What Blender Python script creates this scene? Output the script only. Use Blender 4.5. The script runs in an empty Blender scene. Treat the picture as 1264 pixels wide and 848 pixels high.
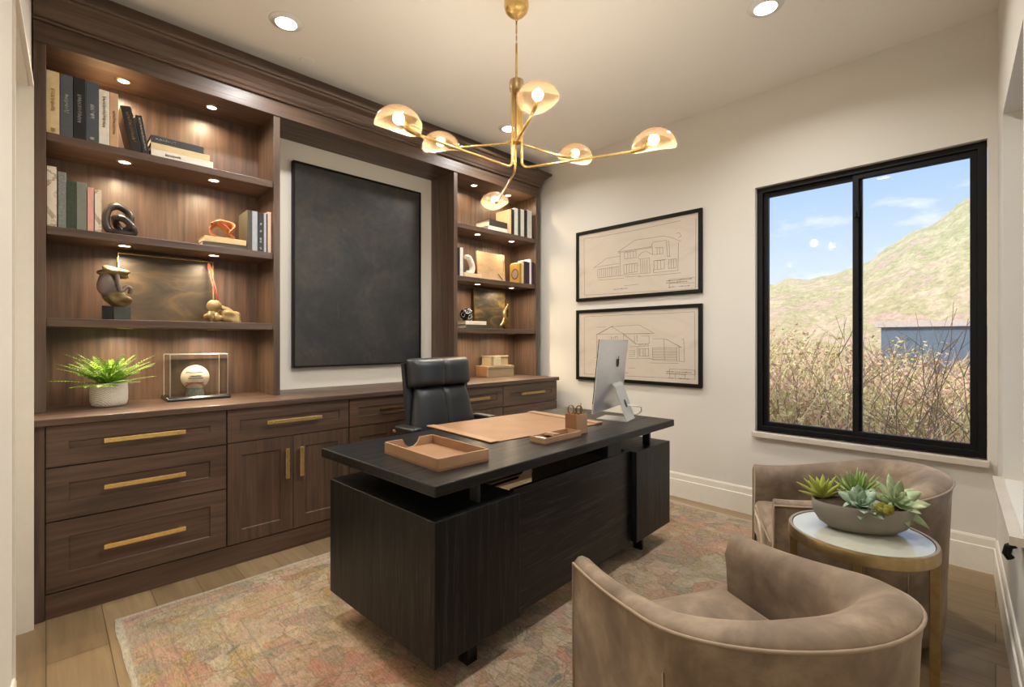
import bpy, bmesh, math, random
from mathutils import Vector, Matrix, Euler
random.seed(7)
scene = bpy.context.scene
COL = scene.collection
PI = math.pi
R = math.radians

# ------------------------------------------------------------------ helpers
class MB:
    """collects shapes into one mesh"""
    def __init__(self):
        self.bm = bmesh.new()
    def box(self, x0, x1, y0, y1, z0, z1, bev=0.0, seg=2, mat=None):
        g = bmesh.ops.create_cube(self.bm, size=1.0)
        vs = g['verts']
        for v in vs:
            v.co = Vector((x0 + (v.co.x + .5) * (x1 - x0), y0 + (v.co.y + .5) * (y1 - y0), z0 + (v.co.z + .5) * (z1 - z0)))
        if bev > 0:
            es = {e for v in vs for e in v.link_edges}
            r = bmesh.ops.bevel(self.bm, geom=list(es), offset=bev, segments=seg, profile=0.5, affect='EDGES')
            vs = list({v for f in r['faces'] for v in f.verts} | {v for v in vs if v.is_valid})
        if mat is not None:
            for v in vs: v.co = mat @ v.co
        return self
    def poly(self, vs, fs):
        b = [self.bm.verts.new(v) for v in vs]
        for f in fs:
            try: self.bm.faces.new([b[i] for i in f])
            except ValueError: pass
        return self
    def grid(self, rows, closed_u=False, closed_v=False, cap=False):
        n = len(rows); m = len(rows[0])
        vv = [[self.bm.verts.new(p) for p in r] for r in rows]
        for i in range(n if closed_u else n - 1):
            for j in range(m if closed_v else m - 1):
                a, b_, c, d = vv[i][j], vv[(i + 1) % n][j], vv[(i + 1) % n][(j + 1) % m], vv[i][(j + 1) % m]
                try: self.bm.faces.new((a, b_, c, d))
                except ValueError: pass
        if cap:
            for r in (vv[0], vv[-1]):
                try: self.bm.faces.new(r)
                except ValueError: pass
        return self
    def tube(self, pts, r, seg=8, closed=False, flat=None):
        pts = [Vector(p) for p in pts]
        n = len(pts)
        rr = r if hasattr(r, '__len__') else [r] * n
        tan = []
        for i in range(n):
            if closed: t = pts[(i + 1) % n] - pts[i - 1]
            elif i == 0: t = pts[1] - pts[0]
            elif i == n - 1: t = pts[-1] - pts[-2]
            else: t = pts[i + 1] - pts[i - 1]
            tan.append(t.normalized())
        up = Vector((0, 0, 1)) if abs(tan[0].z) < .9 else Vector((1, 0, 0))
        nrm = (up - tan[0] * up.dot(tan[0])).normalized()
        rows = []
        for i in range(n):
            nrm = (nrm - tan[i] * nrm.dot(tan[i])).normalized()
            b = tan[i].cross(nrm)
            k = flat or 1.0
            rows.append([pts[i] + nrm * (math.cos(2 * PI * j / seg) * rr[i]) + b * (math.sin(2 * PI * j / seg) * rr[i] * k) for j in range(seg)])
        return self.grid(rows, closed_u=closed, closed_v=True, cap=not closed)
    def lathe(self, prof, seg=32, c=(0, 0, 0), cap=True, sx=1.0, sy=1.0, mat=None):
        rows = []
        for (r, z) in prof:
            row = [Vector((c[0] + sx * r * math.cos(2 * PI * j / seg), c[1] + sy * r * math.sin(2 * PI * j / seg), c[2] + z)) for j in range(seg)]
            if mat is not None: row = [mat @ p for p in row]
            rows.append(row)
        return self.grid(rows, closed_v=True, cap=cap)
    def ball(self, c, rx, ry=None, rz=None, seg=20, rings=12, mat=None):
        ry = ry or rx; rz = rz or rx
        rows = []
        for i in range(rings + 1):
            a = PI * (i + .001 if i == 0 else i - .001 if i == rings else i) / rings
            row = [Vector((rx * math.sin(a) * math.cos(2 * PI * j / seg), ry * math.sin(a) * math.sin(2 * PI * j / seg), rz * math.cos(a))) for j in range(seg)]
            if mat is not None: row = [mat @ p for p in row]
            rows.append([p + Vector(c) for p in row])
        return self.grid(rows, closed_v=True, cap=True)
    def prism(self, poly, z0, z1, f=None):
        """poly in 2D, extruded along third axis; f maps (a, b, c) -> xyz"""
        f = f or (lambda a, b, c: (a, b, c))
        lo = [self.bm.verts.new(f(a, b, z0)) for a, b in poly]
        hi = [self.bm.verts.new(f(a, b, z1)) for a, b in poly]
        n = len(poly)
        self.bm.faces.new(lo); self.bm.faces.new(hi)
        for i in range(n): self.bm.faces.new((lo[i], lo[(i + 1) % n], hi[(i + 1) % n], hi[i]))
        return self
    def shaker(self, x0, x1, z0, z1, yf, yb, m=0.055, d=0.008):
        o = [(x0, z0), (x1, z0), (x1, z1), (x0, z1)]
        i = [(x0 + m, z0 + m), (x1 - m, z0 + m), (x1 - m, z1 - m), (x0 + m, z1 - m)]
        e = .004
        i2 = [(x0 + m + e, z0 + m + e), (x1 - m - e, z0 + m + e), (x1 - m - e, z1 - m - e), (x0 + m + e, z1 - m - e)]
        vs = [(a, yf, b) for a, b in o] + [(a, yf, b) for a, b in i] + [(a, yf + d, b) for a, b in i2] + [(a, yb, b) for a, b in o]
        fs = []
        for k in range(4):
            n = (k + 1) % 4
            fs += [(k, n, 4 + n, 4 + k), (4 + k, 4 + n, 8 + n, 8 + k), (12 + k, 12 + n, n, k)]
        fs += [(8, 9, 10, 11), (15, 14, 13, 12)]
        return self.poly(vs, fs)
    def build(self, name, mat, parent=None, smooth=False, bevel=0.0, subdiv=0, auto=None):
        bmesh.ops.recalc_face_normals(self.bm, faces=self.bm.faces)
        me = bpy.data.meshes.new(name)
        self.bm.to_mesh(me); self.bm.free()
        o = bpy.data.objects.new(name, me)
        COL.objects.link(o)
        if mat: me.materials.append(mat)
        if parent: o.parent = parent
        if smooth:
            me.polygons.foreach_set('use_smooth', [True] * len(me.polygons))
            if auto:
                md = o.modifiers.new('e', 'EDGE_SPLIT'); md.split_angle = R(auto)
        if bevel:
            md = o.modifiers.new('b', 'BEVEL'); md.width = bevel; md.segments = 2; md.limit_method = 'ANGLE'; md.angle_limit = R(40)
        if subdiv:
            md = o.modifiers.new('s', 'SUBSURF'); md.levels = subdiv; md.render_levels = subdiv
        return o

AUTO = []
def tag(o, label, cat, group=None, kind=None):
    o['label'] = label; o['category'] = cat
    if group: o['group'] = group
    if kind: o['kind'] = kind
    return o
def thing(name, label, cat, loc=None, rot=(0, 0, 0), group=None):
    o = bpy.data.objects.new(name, None); COL.objects.link(o)
    o.empty_display_size = .05
    if loc is None: AUTO.append(o)
    else: o.location = loc; o.rotation_euler = rot
    return tag(o, label, cat, group)
def single(o, label, cat, group=None, kind=None):
    AUTO.append(o); return tag(o, label, cat, group, kind)
def struct(o):
    o['kind'] = 'structure'; return o
def meshes_under(o):
    out = [o] if o.type == 'MESH' else []
    for c in COL.objects:
        if c.parent == o: out += meshes_under(c)
    return out
def rebase():
    kids = {}
    for o in COL.objects:
        if o.parent: kids.setdefault(o.parent.name, []).append(o)
    def under(o):
        out = [o] if o.type == 'MESH' else []
        for c in kids.get(o.name, []): out += under(c)
        return out
    for root in AUTO:
        ms = under(root)
        if not ms: continue
        lo = Vector((1e9,) * 3); hi = Vector((-1e9,) * 3)
        for m in ms:
            for v in m.data.vertices:
                for k in range(3):
                    lo[k] = min(lo[k], v.co[k]); hi[k] = max(hi[k], v.co[k])
        b = Vector(((lo.x + hi.x) / 2, (lo.y + hi.y) / 2, lo.z))
        for m in ms: m.data.transform(Matrix.Translation(-b))
        root.location = b
def copy_tree(o, parent=None):
    c = o.copy(); COL.objects.link(c)
    if parent: c.parent = parent
    for ch in [x for x in list(COL.objects) if x.parent == o]: copy_tree(ch, c)
    return c

# ------------------------------------------------------------------ materials
def srgb(r, g, b):
    def f(c):
        c /= 255.
        return c / 12.92 if c <= .04045 else ((c + .055) / 1.055) ** 2.4
    return (f(r), f(g), f(b), 1)
class NT:
    def __init__(self, name):
        self.m = bpy.data.materials.new(name); self.m.use_nodes = True
        self.n = self.m.node_tree.nodes; self.l = self.m.node_tree.links
        self.p = self.n['Principled BSDF']
        self.out = self.n['Material Output']
    def add(self, t, **kw):
        x = self.n.new(t)
        for k, v in kw.items():
            if k.startswith('i_'):
                x.inputs[k[2:].replace('_', ' ')].default_value = v
            else: setattr(x, k, v)
        return x
    def link(self, a, b): self.l.new(a, b)
    def coords(self, scale=(1, 1, 1), kind='Object', rot=(0, 0, 0)):
        t = self.add('ShaderNodeTexCoord'); mp = self.add('ShaderNodeMapping')
        mp.inputs['Scale'].default_value = scale; mp.inputs['Rotation'].default_value = rot
        self.link(t.outputs[kind], mp.inputs['Vector']); return mp.outputs['Vector']
    def noise(self, vec, scale, detail=4, rough=.55, dist=0.0):
        n = self.add('ShaderNodeTexNoise'); n.inputs['Scale'].default_value = scale; n.inputs['Detail'].default_value = detail
        n.inputs['Roughness'].default_value = rough; n.inputs['Distortion'].default_value = dist
        self.link(vec, n.inputs['Vector']); return n.outputs['Fac']
    def ramp(self, fac, stops):
        r = self.add('ShaderNodeValToRGB'); cr = r.color_ramp
        while len(cr.elements) < len(stops): cr.elements.new(.5)
        for e, (p, c) in zip(cr.elements, stops): e.position = p; e.color = c
        self.link(fac, r.inputs['Fac']); return r.outputs['Color']
    def mix(self, a, b, fac, mode='MIX'):
        m = self.add('ShaderNodeMix', data_type='RGBA', blend_type=mode)
        for s, v in ((m.inputs[6], a), (m.inputs[7], b), (m.inputs[0], fac)):
            if hasattr(v, 'is_output') or hasattr(v, 'links'): self.link(v, s)
            else: s.default_value = v
        return m.outputs[2]
    def bump(self, h, strength=.2, dist=.005):
        b = self.add('ShaderNodeBump'); b.inputs['Strength'].default_value = strength; b.inputs['Distance'].default_value = dist
        self.link(h, b.inputs['Height']); self.link(b.outputs['Normal'], self.p.inputs['Normal'])
    def set(self, **kw):
        for k, v in kw.items():
            s = self.p.inputs[k.replace('_', ' ')]
            if hasattr(v, 'links') and hasattr(v, 'is_output'): self.link(v, s)
            else: s.default_value = v
        return self
def plain(name, col, rough=.5, metal=0.0, var=.12, scale=30, bump=0.0, **kw):
    t = NT(name)
    v = t.coords()
    n = t.noise(v, scale, 4)
    d = tuple(c * (1 - var) for c in col[:3]) + (1,); h = tuple(min(1, c * (1 + var)) for c in col[:3]) + (1,)
    t.set(Base_Color=t.ramp(n, [(.3, d), (.7, h)]), Roughness=rough, Metallic=metal, **kw)
    if bump: t.bump(n, bump)
    return t.m
def wood(name, dark, mid, light, axis, rough=.38, bump=.12, k=1.0, st=(.2, .5, .82), coat=0.0):
    t = NT(name)
    sc = [26 * k, 26 * k, 26 * k]; sc[axis] = 1.3 * k
    v = t.coords(tuple(sc))
    a = t.noise(v, 1.6, 6, .62, .35 if coat == 0 else 1.1)
    sc2 = [5.0 * k, 5.0 * k, 5.0 * k]; sc2[axis] = .7 * k
    v2 = t.coords(tuple(sc2))
    b = t.noise(v2, 1.3, 3, .5, .6)
    c1 = t.ramp(a, [(st[0], dark), (st[1], mid), (st[2], light)])
    c2 = t.ramp(b, [(.28, (.74, .74, .74, 1)), (.45, (1.02, .92, .86, 1)), (.58, (.92, .95, .9, 1)), (.74, (1.24, 1.14, 1.06, 1))])
    t.set(Base_Color=t.mix(c1, c2, 1.0, 'MULTIPLY'), Roughness=t.ramp(a, [(.2, (rough + .12,) * 3 + (1,)), (.8, (rough - .05,) * 3 + (1,))]))
    t.bump(a, bump, .002)
    if coat:
        sc3 = [75, 75, 75]; sc3[axis] = 3.0
        g = t.noise(t.coords(tuple(sc3)), 1.2, 4, .6, 1.4)
        bc = t.p.inputs['Base Color'].links[0].from_socket
        t.set(Base_Color=t.mix(bc, (.036, .039, .042, 1), t.ramp(g, [(.56, (0, 0, 0, 1)), (.70, (.75, .75, .75, 1))])))
        t.p.inputs['Specular IOR Level'].default_value = .26
    t.p.inputs['Coat Weight'].default_value = coat; t.p.inputs['Coat Roughness'].default_value = .22
    return t.m

WD, WM, WL = srgb(50, 38, 32), srgb(84, 66, 55), srgb(109, 88, 74)
M = {}
M['wood_x'] = wood('walnut_horizontal', WD, WM, WL, 0)
M['wood_z'] = wood('walnut_vertical', WD, WM, WL, 2)
M['wood_y'] = wood('walnut_depth', WD, WM, WL, 1)
M['oak_x'] = wood('black_oak_horizontal', srgb(4, 4, 6), srgb(10, 11, 13), srgb(44, 46, 49), 0, rough=.36, bump=.6, k=.75, st=(.35, .56, .78), coat=.25)
M['oak_z'] = wood('black_oak_vertical', srgb(4, 5, 6), srgb(11, 12, 13), srgb(38, 40, 42), 2, rough=.40, bump=.6, k=.8, st=(.35, .56, .80), coat=.12)
M['brass'] = plain('brushed_brass', srgb(228, 192, 122), .26, .8, .12, 60)
M['brass_dark'] = plain('aged_brass', srgb(166, 142, 100), .34, .85, .15, 40)
M['bronze'] = plain('antique_bronze', srgb(120, 92, 58), .38, 1.0, .2, 25)
M['black_metal'] = plain('black_metal', srgb(5, 5, 5), .55, .0, .1, Specular_IOR_Level=.25)
M['steel'] = plain('dark_steel', srgb(70, 70, 72), .35, .8)
M['white_trim'] = plain('white_trim', srgb(222, 216, 204), .45, 0, .02)
M['sill'] = plain('stone_sill', srgb(196, 186, 172), .35, 0, .06, 14)
M['glass'] = None

def paint(name, col, bump=.06):
    t = NT(name); v = t.coords()
    n = t.noise(v, 140, 3); b = t.noise(v, 1.2, 2)
    d = tuple(c * .97 for c in col[:3]) + (1,)
    t.set(Base_Color=t.ramp(b, [(.3, d), (.7, col)]), Roughness=.75)
    t.bump(n, bump, .002)
    return t.m
M['wall'] = paint('warm_plaster', srgb(209, 204, 194))
M['niche'] = paint('niche_paint', srgb(216, 210, 198))
M['ceiling'] = paint('ceiling_paint', srgb(235, 231, 224))

def floor_mat():
    t = NT('oak_planks')
    v = t.coords((1, 1, 1), rot=(0, 0, PI / 2))
    br = t.add('ShaderNodeTexBrick'); br.offset = .37; br.offset_frequency = 2
    br.inputs['Scale'].default_value = 1.0; br.inputs['Brick Width'].default_value = 1.9; br.inputs['Row Height'].default_value = .19
    br.inputs['Mortar Size'].default_value = .0016; br.inputs['Mortar Smooth'].default_value = .1; br.inputs['Bias'].default_value = 0
    br.inputs['Color1'].default_value = srgb(128, 108, 80); br.inputs['Color2'].default_value = srgb(150, 129, 98); br.inputs['Mortar'].default_value = srgb(84, 66, 48)
    t.link(v, br.inputs['Vector'])
    g = t.noise(t.coords((22, 1.4, 22)), 1.5, 6, .6, .5)
    g2 = t.noise(t.coords((4, .8, 4)), 1.4, 3, .5, 1.2)
    c = t.mix(br.outputs['Color'], t.ramp(g, [(.25, (.74, .70, .66, 1)), (.7, (1.1, 1.09, 1.06, 1))]), 1.0, 'MULTIPLY')
    c = t.mix(c, t.ramp(g2, [(.3, (.86, .84, .82, 1)), (.7, (1.06, 1.06, 1.06, 1))]), 1.0, 'MULTIPLY')
    t.set(Base_Color=c, Roughness=.42)
    t.bump(g, .08, .002)
    return t.m
M['floor'] = floor_mat()

def rug_mat():
    t = NT('distressed_rug')
    v = t.coords((1, 1, 1))
    warp = t.add('ShaderNodeTexNoise'); warp.inputs['Scale'].default_value = 5; warp.inputs['Detail'].default_value = 3
    t.link(v, warp.inputs['Vector'])
    vm = t.add('ShaderNodeVectorMath', operation='MULTIPLY_ADD')
    vm.inputs[1].default_value = (.22, .22, 0); t.link(warp.outputs['Color'], vm.inputs[0]); t.link(v, vm.inputs[2])
    vw = vm.outputs['Vector']
    vo = t.add('ShaderNodeTexVoronoi'); vo.inputs['Scale'].default_value = 11; t.link(vw, vo.inputs['Vector'])
    sep = t.add('ShaderNodeSeparateColor'); t.link(vo.outputs['Color'], sep.inputs[0])
    pal = t.ramp(sep.outputs[0], [(.0, srgb(176, 160, 138)), (.22, srgb(182, 134, 118)), (.36, srgb(160, 136, 84)), (.52, srgb(118, 122, 112)), (.7, srgb(196, 182, 158)), (.88, srgb(170, 108, 88))])
    pal.node.color_ramp.interpolation = 'CONSTANT'
    big = t.noise(v, 6.5, 7, .68, 1.5)
    tint = t.ramp(big, [(.30, srgb(96, 98, 94)), (.39, srgb(176, 160, 138)), (.445, srgb(186, 134, 118)), (.49, srgb(184, 168, 146)), (.55, srgb(150, 122, 70)), (.60, srgb(188, 172, 150)), (.66, srgb(112, 110, 98)), (.74, srgb(176, 132, 112))])
    c = t.mix(pal, tint, .6)
    lowf = t.noise(t.coords((1, 1, 1), rot=(.4, 0, .7)), 1.6, 4, .6, .5)
    c = t.mix(c, t.ramp(lowf, [(.36, (1.08, .92, .87, 1)), (.47, (1.05, .98, .92, 1)), (.56, (.96, 1.02, 1.0, 1)), (.66, (1.08, 1.0, .80, 1))]), .9, 'MULTIPLY')
    # motif outlines
    vo2 = t.add('ShaderNodeTexVoronoi', feature='DISTANCE_TO_EDGE'); vo2.inputs['Scale'].default_value = 11; t.link(vw, vo2.inputs['Vector'])
    e1 = t.ramp(vo2.outputs['Distance'], [(.0, (1, 1, 1, 1)), (.035, (0, 0, 0, 1))])
    vo3 = t.add('ShaderNodeTexVoronoi', feature='DISTANCE_TO_EDGE'); vo3.inputs['Scale'].default_value = 21; t.link(vw, vo3.inputs['Vector'])
    e2 = t.ramp(vo3.outputs['Distance'], [(.0, (1, 1, 1, 1)), (.03, (0, 0, 0, 1))])
    mask = t.noise(v, 6, 3)
    mk = t.ramp(mask, [(.40, (0, 0, 0, 1)), (.52, (1, 1, 1, 1))])
    ed = t.mix(e2, e1, .6, 'ADD')
    edm = t.mix(ed, mk, 1.0, 'MULTIPLY')
    c = t.mix(c, srgb(84, 66, 52), t.mix((0, 0, 0, 1), edm, .62))
    # border bands (object coordinates are centred on the rug)
    sx = t.add('ShaderNodeSeparateXYZ'); t.link(t.coords(), sx.inputs[0])
    def band(sock, half):
        a = t.add('ShaderNodeMath', operation='ABSOLUTE'); t.link(sock, a.inputs[0])
        s = t.add('ShaderNodeMath', operation='SUBTRACT'); s.inputs[0].default_value = half; t.link(a.outputs[0], s.inputs[1])
        return s.outputs[0]
    mn = t.add('ShaderNodeMath', operation='MINIMUM'); t.link(band(sx.outputs['X'], 1.66), mn.inputs[0]); t.link(band(sx.outputs['Y'], 1.29), mn.inputs[1])
    wob = t.add('ShaderNodeMath', operation='MULTIPLY_ADD'); wob.inputs[1].default_value = .012; t.link(mask, wob.inputs[0]); t.link(mn.outputs[0], wob.inputs[2])
    bd = t.ramp(wob.outputs[0], [(0, (1, 1, 1, 1)), (.026, (1, 1, 1, 1)), (.034, (.15, .15, .15, 1)), (.044, (0, 0, 0, 1))])
    ln = t.ramp(wob.outputs[0], [(.085, (0, 0, 0, 1)), (.09, (1, 1, 1, 1)), (.097, (0, 0, 0, 1)), (.16, (0, 0, 0, 1)), (.165, (1, 1, 1, 1)), (.172, (0, 0, 0, 1)), (.33, (0, 0, 0, 1)), (.336, (1, 1, 1, 1)), (.343, (0, 0, 0, 1)), (.405, (0, 0, 0, 1)), (.411, (1, 1, 1, 1)), (.418, (0, 0, 0, 1))])
    c = t.mix(c, srgb(112, 104, 92), t.mix((0, 0, 0, 1), ln, .6))
    c = t.mix(c, srgb(188, 178, 158), bd)
    # worn pile
    fib = t.noise(t.coords((90, 14, 40)), 2.0, 3, .7)
    c = t.mix(c, t.ramp(fib, [(.3, (.62, .62, .61, 1)), (.5, (.95, .95, .94, 1)), (.68, (1.22, 1.21, 1.18, 1))]), 1.0, 'MULTIPLY')
    fade = t.ramp(t.noise(v, 1.7, 5, .7), [(.42, (0, 0, 0, 1)), (.7, (1, 1, 1, 1))])
    c = t.mix(c, srgb(164, 150, 130), t.mix((0, 0, 0, 1), fade, .3))
    c = t.mix(c, (.80, .80, .80, 1), 1.0, 'MULTIPLY')
    t.set(Base_Color=c, Roughness=.95)
    t.p.inputs['Sheen Weight'].default_value = .1
    hb = t.mix(fib, edm, .5)
    t.bump(hb, .45, .006)
    return t.m
M['rug'] = rug_mat()

def velvet():
    t = NT('taupe_velvet'); v = t.coords()
    n = t.noise(v, 6, 6, .62, .25); f = t.noise(v, 220, 2)
    n2 = t.noise(t.coords((2, 2, 1)), 2.2, 3, .5, .5)
    c = t.ramp(n, [(.3, srgb(88, 74, 60)), (.5, srgb(120, 102, 84)), (.72, srgb(158, 140, 118))])
    c = t.mix(c, t.ramp(n2, [(.35, (.86, .84, .82, 1)), (.65, (1.1, 1.09, 1.08, 1))]), 1.0, 'MULTIPLY')
    t.set(Base_Color=c, Roughness=.72)
    t.p.inputs['Sheen Weight'].default_value = .55; t.p.inputs['Sheen Roughness'].default_value = .35
    t.p.inputs['Sheen Tint'].default_value = srgb(236, 214, 186)
    t.bump(f, .12, .002)
    return t.m
M['velvet'] = velvet()
M['piping'] = plain('taupe_piping', srgb(146, 126, 104), .6, 0, .1)
def leather(name, col, rough, bump=.15, scale=55, var=.15):
    t = NT(name); v = t.coords()
    vo = t.add('ShaderNodeTexVoronoi'); vo.inputs['Scale'].default_value = 260; t.link(v, vo.inputs['Vector'])
    n = t.noise(v, scale / 8, 4, .6)
    d = tuple(c * (1 - var) for c in col[:3]) + (1,); h = tuple(min(1, c * (1 + var)) for c in col[:3]) + (1,)
    t.set(Base_Color=t.ramp(n, [(.3, d), (.7, h)]), Roughness=rough)
    t.bump(vo.outputs['Distance'], bump, .0015)
    return t.m
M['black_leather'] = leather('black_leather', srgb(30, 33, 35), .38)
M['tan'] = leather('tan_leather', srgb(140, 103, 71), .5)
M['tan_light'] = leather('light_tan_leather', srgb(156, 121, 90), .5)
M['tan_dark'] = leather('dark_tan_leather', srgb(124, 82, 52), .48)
M['aluminium'] = plain('aluminium', srgb(206, 208, 210), .3, .75, .03)
M['white_plastic'] = plain('white_plastic', srgb(226, 226, 224), .35, 0, .02)
M['screen'] = plain('black_screen', srgb(10, 10, 12), .12, 0, .05)
M['concrete'] = plain('concrete', srgb(128, 122, 112), .85, 0, .16, 9, .15)
M['soil'] = plain('soil', srgb(58, 42, 28), .95, 0, .5, 60, .6)
M['moss'] = plain('moss', srgb(112, 110, 36), .95, 0, .4, 90, .6)
M['stone_top'] = plain('stone_top', srgb(172, 172, 160), .16, 0, .05, 8)
M['ceramic'] = plain('white_ceramic', srgb(214, 206, 192), .7, 0, .06, 40)
M['paper'] = plain('paper_pages', srgb(222, 210, 186), .8, 0, .06, 60)
def rope():
    t = NT('woven_white_pot'); v = t.coords((1, 1, 1))
    w = t.add('ShaderNodeTexWave', wave_type='BANDS', bands_direction='DIAGONAL'); w.inputs['Scale'].default_value = 62; w.inputs['Distortion'].default_value = 3.5; w.inputs['Detail'].default_value = 2; w.inputs['Detail Scale'].default_value = 3
    t.link(v, w.inputs['Vector'])
    t.set(Base_Color=t.ramp(w.outputs['Fac'], [(.1, srgb(192, 184, 168)), (.6, srgb(230, 224, 210))]), Roughness=.8)
    t.bump(w.outputs['Fac'], .5, .004); return t.m
M['rope'] = rope()
def foliage(name, stops, scale=40, rough=.45, sub=.0):
    t = NT(name); v = t.coords(); n = t.noise(v, scale, 3)
    t.set(Base_Color=t.ramp(n, stops), Roughness=rough)
    return t.m
M['fern'] = foliage('fern_green', [(.25, srgb(52, 92, 22)), (.5, srgb(98, 142, 36)), (.78, srgb(168, 190, 78))])
M['succ_green'] = foliage('succulent_green', [(.25, srgb(96, 128, 62)), (.55, srgb(140, 168, 88)), (.8, srgb(178, 196, 122))], 25)
M['succ_yellow'] = foliage('succulent_yellow_green', [(.25, srgb(132, 146, 52)), (.55, srgb(172, 182, 82)), (.8, srgb(204, 208, 132))], 25)
M['succ_blue'] = foliage('succulent_grey_green', [(.25, srgb(104, 130, 104)), (.55, srgb(140, 164, 138)), (.8, srgb(172, 190, 164))], 25)
M['succ_cream'] = foliage('succulent_cream_edge', [(.25, srgb(124, 146, 102)), (.55, srgb(162, 178, 134)), (.8, srgb(214, 208, 170))], 25)

def emit(name, col, s):
    t = NT(name); e = t.add('ShaderNodeEmission'); e.inputs['Color'].default_value = col; e.inputs['Strength'].default_value = s
    t.link(e.outputs[0], t.out.inputs['Surface']); return t.m
M['lamp_lens'] = emit('lamp_lens', srgb(255, 244, 226), 12)
M['puck_lens'] = emit('puck_lens', srgb(255, 240, 214), 12)
M['bulb'] = emit('bulb_glow', srgb(255, 236, 200), 7)
def thin_glass(name, tint=(1, 1, 1, 1), gloss=.07, rough=.0):
    t = NT(name)
    tr = t.add('ShaderNodeBsdfTransparent'); tr.inputs['Color'].default_value = tint
    gl = t.add('ShaderNodeBsdfGlossy'); gl.inputs['Roughness'].default_value = rough
    fr = t.add('ShaderNodeFresnel'); fr.inputs['IOR'].default_value = 1.35
    mx = t.add('ShaderNodeMixShader')
    t.link(fr.outputs[0], mx.inputs[0]); t.link(tr.outputs[0], mx.inputs[1]); t.link(gl.outputs[0], mx.inputs[2])
    t.link(mx.outputs[0], t.out.inputs['Surface']); return t.m
M['pane'] = thin_glass('window_pane', (.97, .98, .98, 1))
M['case_glass'] = thin_glass('case_glass', (.90, .92, .91, 1))
def shade_mat(name, c_tr, c_df, w_tr, w_tl, gloss):
    t = NT(name)
    tr = t.add('ShaderNodeBsdfTransparent'); tr.inputs['Color'].default_value = c_tr
    tl = t.add('ShaderNodeBsdfTranslucent'); tl.inputs['Color'].default_value = c_df
    df = t.add('ShaderNodeBsdfDiffuse'); df.inputs['Color'].default_value = c_df
    gl = t.add('ShaderNodeBsdfGlossy'); gl.inputs['Roughness'].default_value = .12
    a = t.add('ShaderNodeMixShader'); a.inputs[0].default_value = w_tl; t.link(df.outputs[0], a.inputs[1]); t.link(tl.outputs[0], a.inputs[2])
    b = t.add('ShaderNodeMixShader'); b.inputs[0].default_value = w_tr; t.link(a.outputs[0], b.inputs[1]); t.link(tr.outputs[0], b.inputs[2])
    c = t.add('ShaderNodeMixShader'); c.inputs[0].default_value = gloss; t.link(b.outputs[0], c.inputs[1]); t.link(gl.outputs[0], c.inputs[2])
    t.link(c.outputs[0], t.out.inputs['Surface']); return t.m
M['shade'] = shade_mat('smoked_glass_shade', (1, .95, .88, 1), srgb(206, 178, 150), .62, .2, .08)
M['shade_in'] = shade_mat('frosted_shade_lining', (1, .96, .9, 1), srgb(206, 174, 122), .62, .25, .03)
_cols = {}
def colour(r, g, b, rough=.55, var=.1, scale=30):
    k = (r, g, b, rough)
    if k not in _cols: _cols[k] = plain('cloth_%d_%d_%d' % (r, g, b), srgb(r, g, b), rough, 0, var, scale)
    return _cols[k]
def marble(name, base, vein, scale=6):
    t = NT(name); v = t.coords()
    n = t.noise(v, scale, 5, .6, .8)
    t.set(Base_Color=t.ramp(n, [(.40, base), (.47, vein), (.50, base), (.7, tuple(c * .86 for c in base[:3]) + (1,))]), Roughness=.5); return t.m
M['marble'] = marble('veined_cloth', srgb(212, 200, 180), srgb(150, 132, 110))
M['speckle'] = plain('speckled_grey', srgb(110, 116, 112), .6, 0, .4, 120)
M['green_mottle'] = plain('mottled_green', srgb(46, 58, 40), .4, 0, .6, 90)
def painting():
    t = NT('dark_abstract_canvas'); v = t.coords()
    n = t.noise(v, 1.9, 6, .62, .9); f = t.noise(t.coords((1, 1, 1)), 14, 5, .7, .6)
    st = t.noise(t.coords((9, 3, 1.2)), 3, 5, .7)
    c = t.ramp(n, [(.3, srgb(22, 22, 23)), (.45, srgb(35, 35, 35)), (.58, srgb(52, 47, 41)), (.72, srgb(37, 44, 46))])
    c = t.mix(c, t.ramp(f, [(.35, (.7, .7, .7, 1)), (.7, (1.25, 1.25, 1.22, 1))]), 1.0, 'MULTIPLY')
    mk = t.ramp(st, [(.62, (0, 0, 0, 1)), (.75, (1, 1, 1, 1))])
    c = t.mix(c, srgb(78, 80, 74), t.mix((0, 0, 0, 1), mk, .35))
    t.set(Base_Color=c, Roughness=.55); t.bump(f, .4, .006); return t.m
M['painting'] = painting()
def brown_canvas(name, cols, scale=3.2):
    t = NT(name); n = t.noise(t.coords((1, 1, 2.4)), scale, 6, .6, 1.0)
    t.set(Base_Color=t.ramp(n, cols), Roughness=.4); t.bump(n, .2); return t.m
M['canvas_brown'] = brown_canvas('umber_canvas', [(.3, srgb(40, 34, 26)), (.48, srgb(60, 50, 36)), (.62, srgb(88, 70, 46)), (.8, srgb(46, 44, 38))])
M['canvas_dark'] = brown_canvas('dark_olive_canvas', [(.3, srgb(24, 22, 16)), (.5, srgb(56, 48, 30)), (.66, srgb(112, 88, 50)), (.82, srgb(40, 34, 26))], 4.5)
M['blueprint'] = brown_canvas('aged_print_paper', [(.2, srgb(188, 175, 158)), (.5, srgb(196, 185, 170)), (.8, srgb(180, 167, 151))], 2.0)
M['beige_board'] = brown_canvas('beige_board', [(.25, srgb(150, 124, 96)), (.5, srgb(172, 148, 118)), (.8, srgb(138, 106, 76))], 5.0)
M['ink'] = plain('brown_ink', srgb(104, 88, 73), .8)
M['thread_red'] = plain('red_thread', srgb(150, 50, 42), .8)
M['pen_ink'] = plain('blue_black_ink', srgb(50, 54, 78), .8)
M['gold_mark'] = plain('gold_lettering', srgb(176, 146, 88), .4)
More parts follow.
